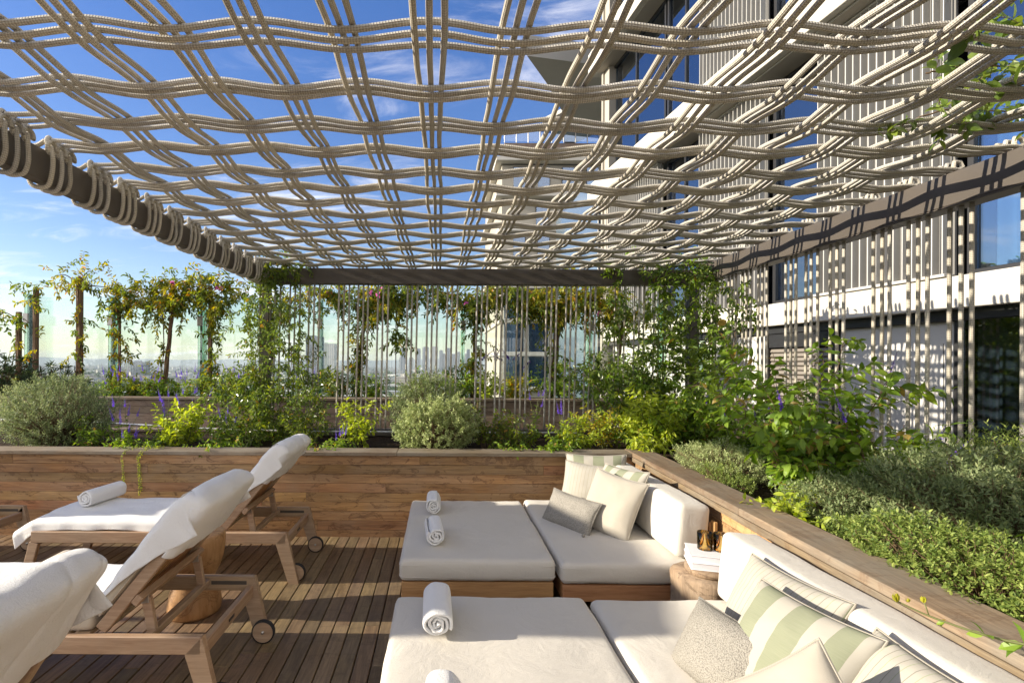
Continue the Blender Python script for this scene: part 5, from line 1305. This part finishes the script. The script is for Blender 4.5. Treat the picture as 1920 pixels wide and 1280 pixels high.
# --- second planter: dark shrub at far left, herbs, salvias
def long_leaf(label, base, r, n, L=.11):
    lf, st = MB(), MB(); base = np.array(base, float)
    for _ in range(n):
        d = nrm(rng.normal(0, 1, 3)*[1, 1, .6]+[0, 0, .7]); p = base+d*r*rng.uniform(.4, 1.0)*np.array([1, .8, 1.15]); m = 16
        D = nrm(rng.normal(0, 1, (m, 3))+d*1.1); leaves(lf, p[None].repeat(m, 0)+rng.normal(0, .012, (m, 3)), D, L*rng.uniform(.6, 1.1, m), .16, .2, .3)
        tube(st, [base, base*.4+p*.6, p], .006, 4, cap=False)
    return finish('long_leaved_shrub', label, 'shrub', base, lf, st, [M['lf_dark']], M['twig'])
long_leaf('large dark long-leaved shrub at the left edge beyond the planter', (-6.35, 7.25, .95), .62, 150)
long_leaf('smaller dark long-leaved shrub beside the large one at the left', (-5.55, 7.3, .95), .46, 95, .10)
k = 0
for x, h, mt, nm in ((-4.75, .30, 'lf_sage', 'leafy'), (-4.35, .42, 'lf_vine', 'yellowing'), (-3.95, .36, 'lf_sage', 'dark leafy'), (-3.1, .46, 'lf_vine', 'tall yellowing'), (-2.55, .36, 'lf_sage', 'broad leafy'), (-1.55, .5, 'lf_vine', 'loose'), (-.95, .42, 'lf_sage', 'bushy')):
    place = {-4.75: 'right of the dark long-leaved shrubs', -4.35: 'between the two left stakes', -3.95: 'at the foot of the leftmost vine trunk', -3.1: 'right of the leftmost vine trunk', -2.55: 'left of the jasmine column', -1.55: 'seen through ropes right of the jasmine', -.95: 'seen through ropes left of the middle rosemary'}[x]
    shrub('%s shrub on the far planter %s' % (nm, place), (x, 7.25, .95), h, .26, 13, .062, mt, .042, .5, side=3)
for x, lab in ((-4.55, 'far purple salvia nearest the dark long-leaved shrubs'), (-4.1, 'far purple salvia left of the leftmost vine trunk'), (-3.55, 'far purple salvia right beside the leftmost vine trunk'), (-2.8, 'far purple salvia under the bare gap of the vine arch'), (-1.9, 'far purple salvia behind the jasmine column')):
    salvia(lab, (x, 7.1, .95), .52, 8, .2, 'far purple salvias', .05, .17)
for x, h, mt, lab in ((.65, .5, 'lf_lime', 'lime leafy shrub on the far planter in front of the beige tower'), (1.05, .42, 'lf_yel', 'yellow shrub on the far planter in front of the beige tower'), (-.2, .46, 'lf_sage', 'dark shrub on the far planter under the skyline'), (.25, .5, 'lf_sage', 'green shrub on the far planter by the third vine trunk'),
                      (1.75, .75, 'lf_sage', 'rounded green shrub on the far planter right of the thick twisted trunk'), (2.2, .95, 'lf_jas', 'tall glossy shrub on the far planter left of the corner climber'), (2.75, .9, 'lf_sage', 'bushy shrub on the far planter hidden behind the corner climber')):
    shrub(lab, (x, 7.25, .95), h, .30, 16, .062, mt, .042, .5, side=4, wander=.2)
lf, st, fl = MB(), MB(), []
for i in range(7):
    P = walk((.85+rng.normal(0, .16), 7.0, .95), [rng.normal(0, .12), 0, 1], 10, .06, .07); tube(st, P, .0028, 4, cap=False); leafy_stem(lf, P[:8], .05, .05, 1, 2); fl.append(MB()); spike(fl[-1], P[-1], nrm(P[-1]-P[-2]+rng.normal(0, .1, 3)), .28, st, .016)
t = leafmat('dark_purple_floret', [(.035, .02, .10), (.08, .04, .22)])
finish('salvia', 'tall dark salvia with arching spikes before the beige tower', 'flower', (.85, 7.0, .95), lf, st, [M['lf_sage']], M['stem'], None, fl, t, 'flower_spike')

# --- vines on stakes beyond, with arching tops
def vine_tree(label, x, top, arms, n_t, y=7.45, thick=.035, mat='lf_vine', mat2='lf_yel', n2=.35, flowers=0, trunk='bark', low=0, L=.056, lean=.05, hang=0):
    r = empty('vine_tree', label, 'vine', (x, y, .95), 0, 'vines trained along the glass balustrade')
    lf, st, fl = MB(), MB(), MB(); o = np.array([x, y, .95])
    if trunk == 'bark':
        for k in range(3):
            z = np.linspace(.95, top-.1, 16); a = z*5+k*2.1
            P = np.stack([x+lean*(z-.95)/(top-.95)*3+thick*.45*np.cos(a), y+thick*.45*np.sin(a), z], 1); tube(st, P, np.linspace(thick*.62, thick*.42, 16), 7)
        tr = st.build('trunk', M['bark'], r, True, o); tp = np.array([x+lean*3, y, top-.1])
    else:
        bar(st, (x, y, .9), (x, y, top+.12), thick*1.7, thick*1.7, .006, up=(1, 0, 0)); st.build('stake', M['stake'], r, False, o); tp = np.array([x, y-.03, top])
    st2 = MB(); gs = []
    for (dx, dz, sp_) in arms: gs.append((smooth_path([tp, tp+[dx*.5, -.02, dz*.8+.06], tp+[dx, -.03, dz]], 20), sp_, abs(dx)+.2))
    if low: gs.append((smooth_path([[x, y-.05, top], [x+.04, y-.06, (top+1)/2], [x-.03, y-.06, 1.1]], 20), .05, low))
    tot = sum(g[2] for g in gs)
    for G, gr, wt in gs:
        tube(st2, G, np.linspace(.010, .004, 20), 5, cap=False)
        for _ in range(int(n_t*1.3*wt/tot)):
            p = G[rng.integers(0, 20)]+rng.normal(0, gr, 3); gv = .22 if rng.random() < .5+hang else -.02
            P = walk(p, rng.normal(0, 1, 3)+[0, 0, .1], rng.integers(3, 11), .035, .3, gv); tube(st2, P, .0016, 3, cap=False)
            leafy_stem(lf, P, .034, L*1.28, 1.0, 2, 0, .44, .35, .3, mi=int(rng.random() < n2))
    st2.build('branches', M['twig'], r, True, o); lf.build('foliage', [M[mat], M[mat2]], r, False, o)
    if flowers:
        for _ in range(flowers):
            G = gs[rng.integers(0, len(gs))][0]; p = G[rng.integers(5, 20)]+rng.normal(0, .08, 3)+[0, -.1, 0]
            fl = MB(); leaves(fl, p[None].repeat(8, 0), rng.normal(0, 1, (8, 3))+[0, -.8, 0], .05, .8, .3, .2); fl.build('flower', M['pink'], r, False, o)
    return r
X7 = lambda px: (px-CX)*7.45/F
vine_tree('short vine-wrapped stake at the far left, half behind the dark shrub', X7(35), 2.10, [(-.3, .05, .07), (.2, -.05, .07)], 16, trunk='stake', low=.3)
vine_tree('thin stake wound with yellow leaves, left of the tallest stake', X7(67), 2.46, [(.12, .06, .05)], 14, trunk='stake', low=.6)
vine_tree('tallest square stake with a spray of yellow vine at its top', X7(149), 2.62, [(-.36, .10, .06), (.30, .16, .05), (.80, -.12, .04)], 52, trunk='stake', thick=.042, n2=.65, low=.9)
vine_tree('slim glass-side stake wound with small leaves, left of the vine arch', X7(224), 2.25, [(.08, .05, .03)], 26, trunk='stake', thick=.02, low=1.6, n2=.5)
vine_tree('leftmost thick vine trunk carrying a wide arch of yellowing leaves', X7(306), 2.42, [(-.55, .22, .09), (-.85, .0, .07), (.55, .25, .09), (.85, .10, .09), (0, .35, .07)], 190, low=.35, n2=.5, flowers=3)
vine_tree('pale stake wound with vine just left of the jasmine column', X7(394), 2.50, [(-.25, .10, .07), (.2, .05, .08)], 66, trunk='stake', thick=.03, low=1.6, n2=.4, flowers=2)
vine_tree('vine trunk behind the jasmine column, leaves over the balustrade', X7(500), 2.30, [(-.3, .05, .1), (.4, .2, .1)], 80, low=.9)
vine_tree('vine trunk seen through the ropes, left of the pink flowers', X7(668), 2.42, [(-.8, .16, .10), (.6, .14, .10), (.3, .2, .10)], 200, low=.6, n2=.35, flowers=4, hang=.15)
vine_tree('vine hanging between the trunks, above the distant skyline', X7(742), 2.45, [(-.25, 0, .08), (.6, .08, .08), (.05, -.62, .06)], 95, trunk='stake', thick=.008, n2=.2, hang=.3, flowers=2)
vine_tree('dark vine trunk right of the distant skyline', X7(886), 2.42, [(-.55, .12, .09), (.5, .16, .10), (.8, .10, .09)], 190, low=.7, n2=.3, flowers=1, lean=.02)
vine_tree('thick twisted vine trunk before the beige tower', X7(1035), 2.40, [(-.5, .05, .10), (.5, .15, .13), (.8, .05, .10), (.1, .25, .12)], 260, thick=.05, low=.15, n2=.6, flowers=2, lean=.035)
vine_tree('vine at the right end of the glass, before the corner climber', X7(1150), 2.20, [(-.3, .05, .10), (.35, .1, .1)], 60, low=.4, n2=.3)
